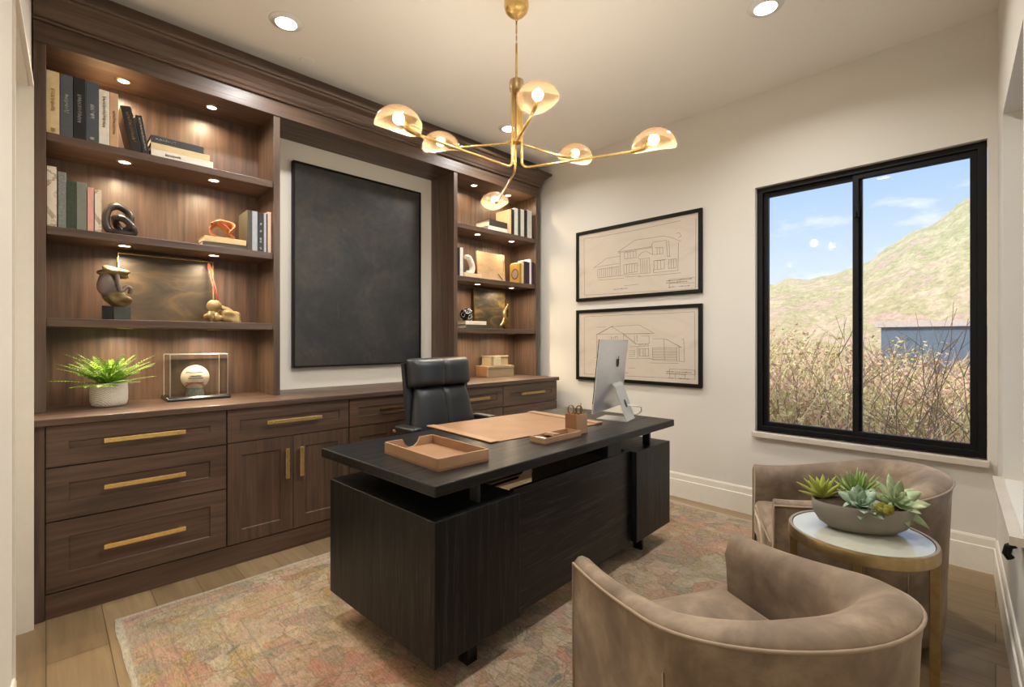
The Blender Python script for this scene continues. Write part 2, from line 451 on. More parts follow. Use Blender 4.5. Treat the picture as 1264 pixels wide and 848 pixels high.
M['white_mark'] = plain('pale_lettering', srgb(206, 206, 202), .5)
M['dark_mark'] = plain('dark_lettering', srgb(84, 74, 60), .6)
M['ball_leather'] = plain('ball_leather', srgb(200, 186, 166), .5, 0, .05)
M['dark_base'] = plain('dark_green_base', srgb(26, 32, 24), .25)
M['gold_rock'] = plain('pale_gold_stone', srgb(142, 118, 76), .45, .1, .35, 14, .5)
M['olive_gold'] = plain('olive_gold_stone', srgb(104, 88, 50), .5, .15, .35, 14, .3)
M['grey_stone'] = plain('grey_brown_stone', srgb(108, 94, 88), .4, .0, .2, 10)
M['terracotta'] = plain('terracotta', srgb(160, 98, 60), .4, 0, .12)
M['dark_knot'] = plain('dark_brown_glaze', srgb(40, 31, 26), .36, 0, .2, 8)
M['horn'] = plain('white_glaze', srgb(206, 198, 188), .25, 0, .06)
M['bone'] = plain('bone_inlay', srgb(150, 133, 104), .45, 0, .08, 8)
M['cord_red'] = plain('red_cord', srgb(120, 40, 32), .7)
M['black_knot'] = plain('black_beads', srgb(22, 22, 22), .25)
M['green_block'] = thin_glass('smoky_block', (.55, .6, .56, 1))
# ------------------------------------------------------------------ the room
CZ = 3.06
def ring_wall(name, w0, w1, z0, z1, h, thick, mat, loc, rz):
    """wall panel along local x with a rectangular hole h=(x0,x1,z0,z1); front face at local y=0, thickness +y"""
    O = [(w0, z0), (w1, z0), (w1, z1), (w0, z1)]; I = [(h[0], h[2]), (h[1], h[2]), (h[1], h[3]), (h[0], h[3])]
    vs = [(a, 0, b) for a, b in O] + [(a, 0, b) for a, b in I] + [(a, thick, b) for a, b in O] + [(a, thick, b) for a, b in I]
    fs = []
    for k in range(4):
        n = (k + 1) % 4
        fs += [(k, n, 4 + n, 4 + k), (8 + k, 12 + k, 12 + n, 8 + n), (4 + k, 4 + n, 12 + n, 12 + k), (k, 8 + k, 8 + n, n)]
    m = MB(); m.poly(vs, fs); o = m.build(name, mat)
    o.location = loc; o.rotation_euler.z = rz
    return struct(o)

m = MB(); m.box(-.6, 3.9, -.6, 3.9, -.1, 0); struct(m.build('floor', M['floor']))
m = MB(); m.box(-.6, 3.9, -.6, 3.9, CZ, CZ + .1); struct(m.build('ceiling', M['ceiling']))
m = MB(); m.box(-.3, 3.9, 3.60, 3.72, 0, CZ); struct(m.build('wall_back', M['niche']))
# wall with the black window: local x runs along -Y, front faces -X
WX = 3.68
ring_wall('wall_right', 0, 3.62 + .16, 0, CZ, (3.6 - 1.225, 3.6 - .032, .615, 2.38), .16, M['wall'], (WX, 3.6, 0), -PI / 2)
# wall along the camera's right hand, slightly out of square
FA = math.atan(.0447)
def front_loc(a, d, z):   # a along the wall from the corner, d outward
    c = Vector((3.68, -.008, 0)); u = Vector((-math.cos(FA), -math.sin(FA), 0)); n = Vector((math.sin(FA), -math.cos(FA), 0))
    p = c + u * a + n * d; return Vector((p.x, p.y, z))
# local x along u, local y outward n
ring_wall('wall_front', -.02, 3.95, 0, CZ, (.36, 1.30, .60, 2.37), .18, M['wall'], (3.68, -.008, 0), PI + FA)
# wall on the left with a doorway, slightly out of square
LA = .035
m = MB()
m.prism([(-.05, 3.62), (-.05, 2.975), (-.22, 2.975), (-.22, 3.62)], 0, CZ)
m.prism([(-.05, 2.975), (-.0765, 2.22), (-.22, 2.22), (-.22, 2.975)], 2.40, CZ)
m.prism([(-.0765, 2.22), (-.165, -.3), (-.3, -.3), (-.22, 2.22)], 0, CZ)
struct(m.build('wall_left', M['wall']))
# doorway lining, casing and door
d = bpy.data.objects.new('door_1', None); COL.objects.link(d); struct(d)
m = MB()
m.prism([(-.052, 2.972), (-.052, 2.955), (-.215, 2.95), (-.215, 2.972)], 0, 2.398)
m.prism([(-.078, 2.223), (-.075, 2.24), (-.215, 2.24), (-.215, 2.223)], 0, 2.398)
m.prism([(-.054, 2.96), (-.076, 2.235), (-.215, 2.235), (-.215, 2.96)], 2.38, 2.398)
m.build('door_lining', M['white_trim'], d)
m = MB(); m.shaker(2.245, 2.947, .008, 2.376, .0, .04, .12, .01)
o = m.build('door_slab', M['white_trim'], d); o.data.transform(Matrix.Rotation(PI / 2, 4, 'Z')); o.data.transform(Matrix.Translation((-.17, 0, 0)))
m = MB()
m.box(-.06, -.038, 2.958, 2.982, 0, 2.41); m.box(-.095, -.07, 2.2, 2.226, 0, 2.41)
m.prism([(-.038, 2.982), (-.064, 2.2), (-.078, 2.2), (-.052, 2.982)], 2.388, 2.41)
m.build('casing_bead', M['white_trim'], d)

def base_profile(h=.195):
    return [(0, 0), (.016, 0), (.016, h * .72), (.010, h * .735), (.010, h - .012), (.006, h), (0, h)]
# baseboards
m = MB(); m.prism(base_profile(), -.0, 3.59, lambda a, b, c: (WX - a, c, b)); struct(m.build('baseboard_right', M['white_trim']))
m = MB(); m.prism(base_profile(), .02, 3.7, lambda a, b, c: tuple(front_loc(c, -a, b))); struct(m.build('baseboard_front', M['white_trim']))
m = MB(); m.prism(base_profile(.19), 0, 2.2, lambda a, b, c: (-.0765 - (2.22 - c - .0) * .035 + a, c, b)); struct(m.build('baseboard_left', M['white_trim']))

# window with black frame
w = bpy.data.objects.new('window_1', None); COL.objects.link(w); struct(w)
Y0, Y1, Z0, Z1 = .034, 1.223, .617, 2.378
def rect_ring(name, y0, y1, z0, z1, t, x0, x1, mat, parent, tb=None):
    tb = tb or t
    m = MB()
    O = [(y0, z0), (y1, z0), (y1, z1), (y0, z1)]; I = [(y0 + t, z0 + tb), (y1 - t, z0 + tb), (y1 - t, z1 - t), (y0 + t, z1 - t)]
    vs = [(x0, a, b) for a, b in O] + [(x0, a, b) for a, b in I] + [(x1, a, b) for a, b in O] + [(x1, a, b) for a, b in I]
    fs = []
    for k in range(4):
        n = (k + 1) % 4
        fs += [(k, n, 4 + n, 4 + k), (8 + k, 12 + k, 12 + n, 8 + n), (4 + k, 4 + n, 12 + n, 12 + k), (k, 8 + k, 8 + n, n)]
    m.poly(vs, fs)
    return m.build(name, mat, parent, bevel=.003)
rect_ring('window_frame', Y0, Y1, Z0, Z1, .036, 3.715, 3.80, M['black_metal'], w)
rect_ring('window_sash', .602, Y1 - .034, Z0 + .034, Z1 - .034, .030, 3.745, 3.785, M['black_metal'], w)
rect_ring('window_sash', Y0 + .034, .650, Z0 + .034, Z1 - .034, .034, 3.728, 3.765, M['black_metal'], w)
for a, b in ((.63, Y1 - .05), (Y0 + .05, .62)):
    m = MB(); m.box(3.762 if a > .5 else 3.745, 3.766 if a > .5 else 3.749, a, b, Z0 + .06, Z1 - .06); m.build('window_pane', M['pane'], w)
m = MB(); m.box(3.712, 3.728, .612, .638, 2.06, 2.14, .004); m.tube([(3.716, .625, 2.10), (3.705, .628, 2.085), (3.704, .63, 2.06)], .006); m.build('window_latch', M['black_metal'], w)
m = MB(); m.box(3.712, 3.728, .614, .636, .98, 1.02, .004); m.build('window_latch', M['black_metal'], w)
m = MB(); m.box(3.635, 3.72, .022, 1.238, .578, .615, .004); struct(m.build('trim_1', M['sill']))
# second window in the wall on the right
w2 = bpy.data.objects.new('window_2', None); COL.objects.link(w2); struct(w2)
def fbox(m, a0, a1, d0, d1, z0, z1):
    c = [front_loc(a, d, z) for z in (z0, z1) for a, d in ((a0, d0), (a1, d0), (a1, d1), (a0, d1))]
    m.poly(c, [(0, 1, 2, 3), (4, 5, 6, 7), (0, 1, 5, 4), (1, 2, 6, 5), (2, 3, 7, 6), (3, 0, 4, 7)]); return m
for q in ((.36, .40, .6, 2.37), (1.26, 1.30, .6, 2.37)):
    fbox(MB(), q[0], q[1], .12, .17, q[2], q[3]).build('window_frame', M['white_trim'], w2)
for q in ((.40, 1.26, .6, .64), (.40, 1.26, 2.33, 2.37)):
    fbox(MB(), q[0], q[1], .12, .17, q[2], q[3]).build('window_frame', M['white_trim'], w2)
fbox(MB(), .39, 1.27, .143, .147, .63, 2.34).build('window_pane', M['pane'], w2)
m = fbox(MB(), .33, 1.33, -.035, -.0005, .572, .602); struct(m.build('trim_2', M['sill']))
m = MB(); m.tube([front_loc(1.31, -.02, .57), front_loc(1.31, -.035, .56), front_loc(1.31, -.04, .535), front_loc(1.31, -.03, .52)], .012, 8)
m.build('window_crank', M['black_metal'], w2)

# wall plates and ceiling fittings
t = thing('light_switch', 'white light switch plate on left wall beside the bookcase above the worktop', 'light switch')
m = MB(); m.box(-.05, -.044, 3.06, 3.13, 1.09, 1.21, .002); m.build('plate', M['white_plastic'], t)
m = MB(); m.box(-.044, -.040, 3.08, 3.11, 1.12, 1.18, .001); m.build('rocker', M['white_plastic'], t)
def downlight(x, y, label):
    t = thing('recessed_downlight', label, 'ceiling light', group='recessed ceiling downlights')
    m = MB(); m.lathe([(.056, -.012), (.062, -.004), (.085, -.004), (.088, 0), (.05, 0)], 40, (x, y, CZ), cap=False); m.build('trim_ring', M['white_plastic'], t, True)
    m = MB(); m.lathe([(.0, -.0095), (.056, -.0095)], 40, (x, y, CZ), cap=False); m.build('lens', M['lamp_lens'], t)
    lt = bpy.data.lights.new('downlight_lamp', 'AREA'); lt.shape = 'DISK'; lt.size = .11; lt.energy = 13; lt.color = (1.0, .985, .955); lt.spread = R(150)
    lo = bpy.data.objects.new('downlight_lamp', lt); COL.objects.link(lo); lo.location = (x, y, CZ - .016)
downlight(.962, 2.79, 'round recessed downlight in ceiling in front of the left bookcase cornice')
downlight(2.75, .863, 'round recessed downlight in ceiling nearest the black framed window')
downlight(2.78, 2.87, 'small bright recessed downlight seen behind the chandelier stem')
downlight(.96, .86, 'round recessed downlight in ceiling above the near corner, added unseen for more light')  # added out of view to brighten the room, completing the ceiling grid
m = MB(); m.lathe([(0, -.004), (.04, -.004), (.045, 0)], 32, (1.19, 3.08, CZ), cap=False)
single(m.build('ceiling_cover', M['ceiling']), 'small round blank cover plate on ceiling close to the cornice', 'cover plate')

# ------------------------------------------------------------------ cabinetry
X0, X1 = -.045, 3.57
HY = 3.26          # front of the bookcases
BP = 3.585         # back panels
CT = .916          # counter height
TOPZ = 2.725
SH = (2.30, 1.838, 1.382)
def puck(shelf, x, y, z, e=3.8):
    m = MB(); m.lathe([(0.0, -.003), (.026, -.003)], 24, (x, y, z), cap=False); m.build('puck_lens', M['puck_lens'], shelf)
    m = MB(); m.lathe([(.026, 0), (.026, -.005), (.034, -.005), (.036, 0)], 24, (x, y, z), cap=False); m.build('puck_ring', M['brass_dark'], shelf, True)
    lt = bpy.data.lights.new('puck_lamp', 'AREA'); lt.shape = 'DISK'; lt.size = .05; lt.energy = e; lt.color = (1.0, .78, .52); lt.spread = R(160)
    lo = bpy.data.objects.new('puck_lamp', lt); COL.objects.link(lo); lo.location = (x, y, z - .010)
def bookcase(name, xa, xb, ta, tb, label, px, e=3.8):
    t = thing(name, label, 'bookcase')
    m = MB(); m.box(xa, xa + ta, HY, BP + .01, CT, TOPZ, .002); m.build('side_panel', M['wood_z'], t)
    m = MB(); m.box(xb - tb, xb, HY, BP + .01, CT, TOPZ, .002); m.build('side_panel', M['wood_z'], t)
    m = MB(); m.box(xa + ta, xb - tb, BP - .006, BP + .01, CT, TOPZ); m.build('back_panel', M['wood_z'], t)
    m = MB(); m.box(xa, xb, HY, BP + .01, TOPZ, TOPZ + .03, .002); top = m.build('top_panel', M['wood_x'], t)
    for x in px: puck(top, x, 3.42, TOPZ, e)
    for z in SH:
        m = MB(); m.box(xa + ta, xb - tb, HY + .012, BP - .006, z - .042, z, .003); s = m.build('shelf', M['wood_x'], t)
        for x in px: puck(s, x, 3.37, z - .042, e)
    return t
bookcase('bookcase', X0, 1.087, .045, .04, 'tall dark walnut bookcase with lit shelves left of the black painting', (.31, .737))
bookcase('bookcase', 2.50, X1, .04, .03, 'tall dark walnut bookcase with lit shelves right of the black painting', (2.86, 3.30), 2.7)
# niche soffit and cornice
t = thing('cornice', 'dark walnut cornice and soffit spanning above both bookcases', 'cornice')
m = MB(); m.box(1.087, 2.50, HY, 3.595, TOPZ, TOPZ + .03); m.build('soffit', M['wood_x'], t)
m = MB(); m.box(X0, X1, HY - .008, HY + .02, TOPZ + .0005 + .03 - .032, TOPZ + .034, .003); m.build('rail', M['wood_x'], t)
m = MB(); m.box(X0, X1, HY, 3.595, TOPZ + .034, CZ - .002); m.build('frieze', M['wood_x'], t)
prof = [(.0, 2.825), (.016, 2.825), (.020, 2.833), (.014, 2.843), (.022, 2.852), (.030, 2.872), (.050, 2.902), (.078, 2.925), (.084, 2.936), (.098, 2.938), (.104, 2.948), (.104, 2.962), (.0, 2.962)]
m = MB()
rows = []
for k, (x, s) in enumerate(((X0, 0), (X1, 1))):
    rows.append([(x + s * a, HY - a, b) for a, b in prof])
rows.append([(X1 + a, 3.59, b) for a, b in prof])
m.grid(rows, cap=False); m.build('crown_moulding', M['wood_x'], t)
# worktop
m = MB(); m.box(X0, X1 + .008, 2.985, 3.595, .884, CT, .004)
single(m.build('worktop', M['wood_x']), 'long continuous dark walnut worktop over the base cabinets', 'worktop')
m = MB(); m.box(-.003, X1, 3.018, 3.031, .0, .1135, .002)
single(m.build('plinth', M['wood_x']), 'dark walnut plinth board along the floor under the cabinets', 'plinth')
m = MB(); m.box(X0, -.004, 3.01, 3.58, .0, .883, .002)
single(m.build('end_panel', M['wood_z']), 'narrow walnut end panel between doorway and the drawers', 'panel')

FY = 3.01
def bar_handle(parent, x0, x1, z, mat, h=.011):
    m = MB(); m.box(x0, x1, FY - .034, FY - .026, z - h, z + h, .0015)
    for x in (x0 + .02, x1 - .02): m.box(x - .006, x + .006, FY - .027, FY + .012, z - .006, z + .006)
    for x in (x0 + .036, x1 - .036): m.lathe([(.005, 0), (.0045, .0018), (.0, .0022)], 10, (0, 0, 0), cap=False, mat=Matrix.Translation((x, FY - .034, z)) @ Matrix.Rotation(PI / 2, 4, 'X'))
    return m.build('handle', mat, parent)
def v_handle(parent, x, z0, z1, mat):
    m = MB(); m.box(x - .011, x + .011, FY - .034, FY - .026, z0, z1, .0015)
    for z in (z0 + .02, z1 - .02): m.box(x - .006, x + .006, FY - .027, FY + .002, z - .006, z + .006)
    return m.build('handle', mat, parent)
def carcass(t, xa, xb, z1=.883):
    m = MB(); m.box(xa, xb, FY + .022, 3.58, .114, z1); m.build('carcass', M['wood_x'], t)
def drawers(xa, xb, label, zs, hx, hm):
    t = thing('drawer_cabinet', label, 'cabinet', group=None)
    carcass(t, xa, xb)
    g = .0035
    for (za, zb) in zs:
        m = MB(); m.shaker(xa + g, xb - g, za + g, zb - g, FY, FY + .021, .075); o = m.build('drawer', M['wood_x'], t)
        bar_handle(o, hx[0], hx[1], (za + zb) / 2 + (.006 if zb - za < .22 else .004), hm)
    return t
def doors(xa, xb, label, hx, hm, vm, knob=False):
    t = thing('door_cabinet', label, 'cabinet')
    carcass(t, xa, xb)
    g = .0035
    m = MB(); m.shaker(xa + g, xb - g, .692 + g, .88, FY, FY + .021, .062); o = m.build('drawer', M['wood_x'], t)
    bar_handle(o, hx[0], hx[1], .79, hm)
    xm = (xa + xb) / 2
    for a, b, hxv in ((xa + g, xm - g / 2, xm - .042), (xm + g / 2, xb - g, xm + .042)):
        m = MB(); m.shaker(a, b, .121, .69, FY, FY + .021, .072); o = m.build('door', M['wood_z'], t)
        if knob:
            m = MB(); m.lathe([(.005, 0), (.005, .014), (.012, .017), (.0135, .024), (.009, .029), (0, .03)], 16, mat=Matrix.Translation((hxv + (.012 if hxv < xm else -.012), FY, .628)) @ Matrix.Rotation(PI / 2, 4, 'X'))
            m.build('knob', vm, o, True)
        else: v_handle(o, hxv, .442, .622, vm)
    return t
Z3 = ((.69, .883), (.443, .69), (.118, .443))
drawers(-.003, .721, 'dark walnut three-drawer cabinet with long brass bar handles below the fern', Z3, (.198, .525), M['brass'])
doors(.721, 1.438, 'dark walnut cabinet with one drawer over two doors and tall brass handles', (.923, 1.244), M['brass'], M['brass'])
doors(1.438, 2.145, 'dark walnut cabinet with small brass knobs mostly hidden by the leather chair', (1.655, 1.93), M['bronze'], M['brass_dark'], True)
doors(2.145, 2.846, 'dark walnut cabinet partly hidden behind the right side of the leather chair', (2.35, 2.665), M['brass_dark'], M['brass_dark'])
drawers(2.846, 3.57, 'dark walnut drawer cabinet at the right end beside the window wall', Z3, (3.05, 3.36), M['brass_dark'])

# large dark painting in the niche
t = thing('painting', 'large black abstract painting in thin black frame between the bookcases', 'painting')
pa = (1.275, 2.365, 1.072, 2.578)
m = MB(); m.box(pa[0] + .014, pa[1] - .014, 3.566, 3.592, pa[2] + .014, pa[3] - .014); m.build('canvas', M['painting'], t)
def frame_xz(x0, x1, z0, z1, w, ya, yb, name, mat, parent):
    m = MB()
    O = [(x0, z0), (x1, z0), (x1, z1), (x0, z1)]; I = [(x0 + w, z0 + w), (x1 - w, z0 + w), (x1 - w, z1 - w), (x0 + w, z1 - w)]
    vs = [(a, ya, b) for a, b in O] + [(a, ya, b) for a, b in I] + [(a, yb, b) for a, b in O] + [(a, yb, b) for a, b in I]
    fs = []
    for k in range(4):
        n = (k + 1) % 4
        fs += [(k, n, 4 + n, 4 + k), (8 + k, 12 + k, 12 + n, 8 + n), (4 + k, 4 + n, 12 + n, 12 + k), (k, 8 + k, 8 + n, n)]
    m.poly(vs, fs); return m.build(name, mat, parent, bevel=.0015)
frame_xz(pa[0], pa[1], pa[2], pa[3], .013, 3.555, 3.597, 'frame', M['black_metal'], t)

# framed house drawings on the window wall
DRAW_TWO_STOREY=[[(0.088,2.244),(0.257,2.234),(0.611,2.232),(1.055,2.24)],[(0.088,2.244),(0.095,1.703),(1.172,1.679)],[(1.181,2.238),(1.177,1.678)],[(0.204,1.954),(0.347,2.024),(0.486,2.025)],[(0.204,1.954),(0.478,1.963)],[(0.245,1.933),(0.475,1.935)],[(0.245,1.933),(0.248,1.853),(0.489,1.851)],[(0.467,2.066),(0.637,2.146),(0.908,2.14),(0.978,2.116),(1.059,2.072)],[(0.467,2.066),(0.798,2.068)],[(0.467,2.057),(0.798,2.061)],[(0.486,2.056),(0.492,1.851),(0.521,1.854)],[(0.521,1.854),(0.694,1.849)],[(0.532,2.05),(0.648,2.051),(0.648,1.993),(0.535,1.994),(0.532,2.05)],[(0.564,2.049),(0.566,1.994)],[(0.59,2.05),(0.593,1.994)],[(0.622,2.049),(0.623,1.995)],[(0.525,1.944),(0.661,1.944),(0.661,1.869),(0.527,1.864),(0.525,1.944)],[(0.553,1.943),(0.555,1.865)],[(0.58,1.944),(0.581,1.866)],[(0.606,1.944),(0.607,1.867)],[(0.632,1.944),(0.634,1.868)],[(0.663,1.996),(0.704,2.029),(0.739,2.036),(0.774,2.018),(0.798,2.004)],[(0.665,1.989),(0.689,1.973),(0.774,1.975)],[(0.689,1.973),(0.696,1.849)],[(0.712,1.963),(0.714,1.854)],[(0.754,1.962),(0.756,1.852)],[(0.776,1.971),(0.782,1.846)],[(0.696,1.849),(0.782,1.846)],[(0.732,1.962),(0.734,1.852)],[(0.798,2.068),(0.803,2.098),(0.813,2.103),(0.936,2.102)],[(0.803,2.063),(0.805,1.998),(0.899,1.994)],[(0.834,2.052),(0.899,2.047),(0.901,1.994)],[(0.847,2.051),(0.849,1.999)],[(0.871,2.049),(0.872,1.996)],[(0.818,1.943),(0.913,1.94),(0.913,1.869),(0.821,1.868),(0.818,1.943)],[(0.851,1.942),(0.852,1.87)],[(0.88,1.941),(0.882,1.87)],[(0.813,1.944),(0.936,1.943)],[(0.813,1.871),(0.815,1.844),(1.032,1.841)],[(0.932,2.092),(0.941,1.97)],[(0.953,2.089),(0.96,1.967)],[(0.932,2.092),(0.953,2.089)],[(0.935,1.965),(0.97,1.963)],[(0.95,1.938),(1.017,1.937),(1.019,1.862),(0.95,1.866),(0.95,1.938)],[(0.972,1.937),(0.972,1.865)],[(0.994,1.937),(0.996,1.863)],[(1.037,2.068),(1.032,1.841)],[(0.245,1.832),(0.527,1.827)],[(0.537,1.835),(0.694,1.829)],[(0.673,1.824),(1.055,1.819)],[(0.532,1.757),(0.673,1.759)],[(0.955,1.773),(1.168,1.771)],[(0.955,1.773),(0.96,1.7)],[(0.957,1.743),(1.168,1.729)],[(1.019,2.144),(1.046,2.143),(1.059,2.116),(1.037,2.107)],[(0.269,1.937),(0.27,1.855)],[(0.29,1.937),(0.291,1.855)],[(0.311,1.937),(0.312,1.855)],[(0.331,1.937),(0.333,1.855)],[(0.352,1.937),(0.353,1.855)],[(0.372,1.937),(0.374,1.855)],[(0.393,1.937),(0.394,1.855)],[(0.413,1.937),(0.414,1.855)],[(0.433,1.937),(0.434,1.855)],[(0.453,1.937),(0.454,1.855)],[(0.473,1.937),(0.474,1.854)]]
DRAW_GARAGE=[[(0.092,1.497),(0.485,1.499),(0.928,1.496),(1.171,1.499)],[(0.092,1.497),(0.092,0.954)],[(0.092,0.954),(0.506,0.957),(0.955,0.963)],[(1.171,1.499),(1.175,0.967)],[(0.231,1.326),(0.396,1.397),(0.677,1.407),(0.819,1.332),(0.231,1.33)],[(0.259,1.333),(0.412,1.404)],[(0.396,1.397),(0.522,1.332),(0.657,1.24)],[(0.527,1.321),(0.647,1.237)],[(0.522,1.33),(0.523,1.254)],[(0.234,1.324),(0.234,1.118)],[(0.214,1.111),(0.314,1.115)],[(0.567,1.113),(0.662,1.113)],[(0.264,1.27),(0.353,1.271),(0.353,1.229),(0.268,1.226),(0.264,1.27)],[(0.287,1.27),(0.288,1.227)],[(0.314,1.27),(0.315,1.228)],[(0.39,1.306),(0.393,1.251)],[(0.399,1.304),(0.401,1.251)],[(0.417,1.299),(0.46,1.311),(0.462,1.252),(0.418,1.25),(0.417,1.299)],[(0.438,1.304),(0.439,1.251)],[(0.632,1.313),(0.635,1.261)],[(0.657,1.32),(0.659,1.263)],[(0.701,1.309),(0.772,1.311),(0.774,1.247)],[(0.527,1.33),(0.782,1.329)],[(0.657,1.24),(0.772,1.244)],[(0.588,1.217),(0.772,1.225)],[(0.667,1.24),(0.686,1.229),(0.706,1.24),(0.725,1.229),(0.744,1.24),(0.768,1.23)],[(0.677,1.207),(0.677,1.133)],[(0.686,1.199),(0.768,1.204),(0.769,1.138),(0.686,1.135),(0.686,1.199)],[(0.717,1.201),(0.718,1.136)],[(0.736,1.202),(0.737,1.137)],[(0.662,1.216),(0.663,1.113),(0.782,1.119)],[(0.578,1.181),(0.632,1.184),(0.632,1.135),(0.578,1.134)],[(0.578,1.166),(0.632,1.168)],[(0.578,1.15),(0.632,1.152)],[(0.805,1.285),(0.919,1.286),(1.063,1.215),(0.805,1.207)],[(0.928,1.283),(1.05,1.218)],[(0.805,1.207),(0.808,1.109)],[(1.02,1.211),(1.023,1.109)],[(1.04,1.211),(1.043,1.107)],[(0.81,1.196),(1.017,1.201)],[(0.782,1.081),(1.037,1.086)],[(0.772,1.123),(0.814,1.107),(1.092,1.102)],[(1.067,1.283),(1.08,1.284),(1.088,1.103)],[(0.91,1.285),(0.915,1.11)],[(0.959,1.037),(1.171,1.037),(1.175,0.965),(0.962,0.961),(0.959,1.037)],[(0.962,1.0),(1.171,1.0)],[(1.007,0.998),(1.009,0.964)],[(1.092,1.003),(1.094,0.964)],[(0.567,1.029),(0.642,1.032)],[(0.236,1.394),(0.331,1.396)],[(0.81,1.181),(1.019,1.186)],[(0.81,1.168),(1.019,1.173)],[(0.81,1.154),(1.019,1.159)],[(0.81,1.141),(1.019,1.145)],[(0.81,1.127),(1.019,1.131)],[(0.81,1.114),(1.019,1.117)],[(0.262,1.175),(0.262,1.138)],[(0.276,1.177),(0.276,1.133)]]

def house_print(z0, z1, lines, label):
    t = thing('framed_print', label, 'picture', group='framed house drawings')
    ya, yb = 1.607, 2.84
    rect_ring('frame', ya, yb, z0, z1, .030, WX - .028, WX - .002, M['black_metal'], t)
    m = MB(); m.box(WX - .016, WX - .006, ya + .02, yb - .02, z0 + .02, z1 - .02); sheet = m.build('print_sheet', M['blueprint'], t)
    m = MB()
    for l in lines:
        for k in range(len(l) - 1):
            (s0, a0), (s1, a1) = l[k], l[k + 1]
            p = Vector((2.84 - s0, a0)); q = Vector((2.84 - s1, a1)); d = q - p
            if d.length < 1e-4: continue
            n = Vector((-d.y, d.x)).normalized() * .0012; d = d.normalized() * .0012
            c = [p - d + n, q + d + n, q + d - n, p - d - n]
            m.poly([(WX - .0168, v.x, v.y) for v in c] + [(WX - .0155, v.x, v.y) for v in c], [(0, 1, 2, 3), (4, 5, 6, 7), (0, 1, 5, 4), (1, 2, 6, 5), (2, 3, 7, 6), (3, 0, 4, 7)])
    m.build('drawing_lines', M['ink'], sheet)
    # illegible small lettering of the title block
    m = MB(); rnd = random.Random(len(lines))
    for row, (s0, s1, zz) in enumerate(((.93, 1.14, z0 + .115), (.93, 1.10, z0 + .098), (.95, 1.0, z0 + .062), (1.04, 1.12, z0 + .062), (.42, .56, z0 + .085))):
        s = s0
        while s < s1:
            wd = rnd.uniform(.004, .012)
            m.box(WX - .0168, WX - .0155, 2.84 - s - wd, 2.84 - s, zz, zz + rnd.uniform(.004, .008)); s += wd + .004
    o = m.build('lettering', M['ink'], sheet); o['kind'] = 'stuff'
house_print(1.645, 2.31, DRAW_TWO_STOREY, 'upper black framed line drawing of a two-storey house with arched entrance')
house_print(.897, 1.562, DRAW_GARAGE, 'lower black framed line drawing of a gabled house with garage')

# rug
m = MB()
nx, ny = 60, 46
rows = []
rx0, rx1, ry0, ry1 = .22, 3.54, .22, 2.80
def edge(t, s): return .003 * math.sin(t * 9 + s) + .002 * math.sin(t * 23 + 2 * s)
for i in range(nx + 1):
    row = []
    for j in range(ny + 1):
        u, v = i / nx, j / ny
        x = rx0 + (rx1 - rx0) * u; y = ry0 + (ry1 - ry0) * v
        if i in (0, nx): x += edge(y, i)
        if j in (0, ny): y += edge(x, j + 3)
        b = min(i, nx - i, j, ny - j)
        row.append((x, y, .002 if b == 0 else .010))
    rows.append(row)
m.grid(rows)
o = m.build('area_rug', M['rug'], None, True)
single(o, 'large faded vintage rug in pink, gold and grey green under the desk', 'rug')
# ------------------------------------------------------------------ desk
RUG = .0102
DR = R(2.5)
desk = thing('executive_desk', 'black oak executive desk with floating top on two pedestals in the centre', 'desk', (.956, 1.352, RUG), (0, 0, DR))
DT = .768
def D(x, y, z):     # desk local (x, y) with absolute height z
    c, s = math.cos(DR), math.sin(DR)
    return Vector((.956 + c * x - s * y, 1.352 + s * x + c * y, z))
zz = lambda a: a - RUG
m = MB(); m.box(0, 1.905, 0, .86, zz(DT - .042), zz(DT), .005); m.build('desk_top', M['oak_x'], desk)
PZ0, PZ1 = .132, .642
for xa, xb in ((0, .436), (1.415, 1.84)):
    m = MB(); m.box(xa, xb, 0, .77, zz(PZ0), zz(PZ1), .003); p = m.build('pedestal', M['oak_z'], desk)
    for k, (a, b) in enumerate(((.138, .385), (.39, .51), (.515, .638))):
        m = MB(); m.box(xa + .012, xb - .012, .77, .788, zz(a), zz(b), .002); dr = m.build('drawer', M['oak_x'], p)
        m = MB(); m.box((xa + xb) / 2 - .07, (xa + xb) / 2 + .07, .788, .806, zz((a + b) / 2 - .006), zz((a + b) / 2 + .006), .002); m.build('handle', M['steel'], dr)
    for px in ((xa + .24, .045), (xa + .24, .70)):
        m = MB(); m.box(px[0], px[0] + .016, px[1], px[1] + .045, zz(PZ1), zz(DT - .042)); m.build('support_post', M['steel'], desk)
    lx = xa + .25 if xa < 1 else xa + .20
    for ly in (.07, .62):
        m = MB(); m.box(lx - .012 if xa > 1 else lx - .04, lx + .012, ly, ly + .055, 0, zz(PZ0), .002); m.build('leg', M['oak_z'], desk)
m = MB(); m.box(.436, 1.415, .035, .06, zz(.12), zz(.648), .002); m.build('modesty_panel', M['oak_x'], desk)
m = MB(); m.box(1.16, 1.30, .03, .76, zz(.652), zz(.724), .003); m.build('crossbeam', M['oak_z'], desk)

# ------------------------------------------------------------------ things on the desk
def place(o, x, y, z, rz): o.location = D(x, y, z); o.rotation_euler = (0, 0, DR + rz)
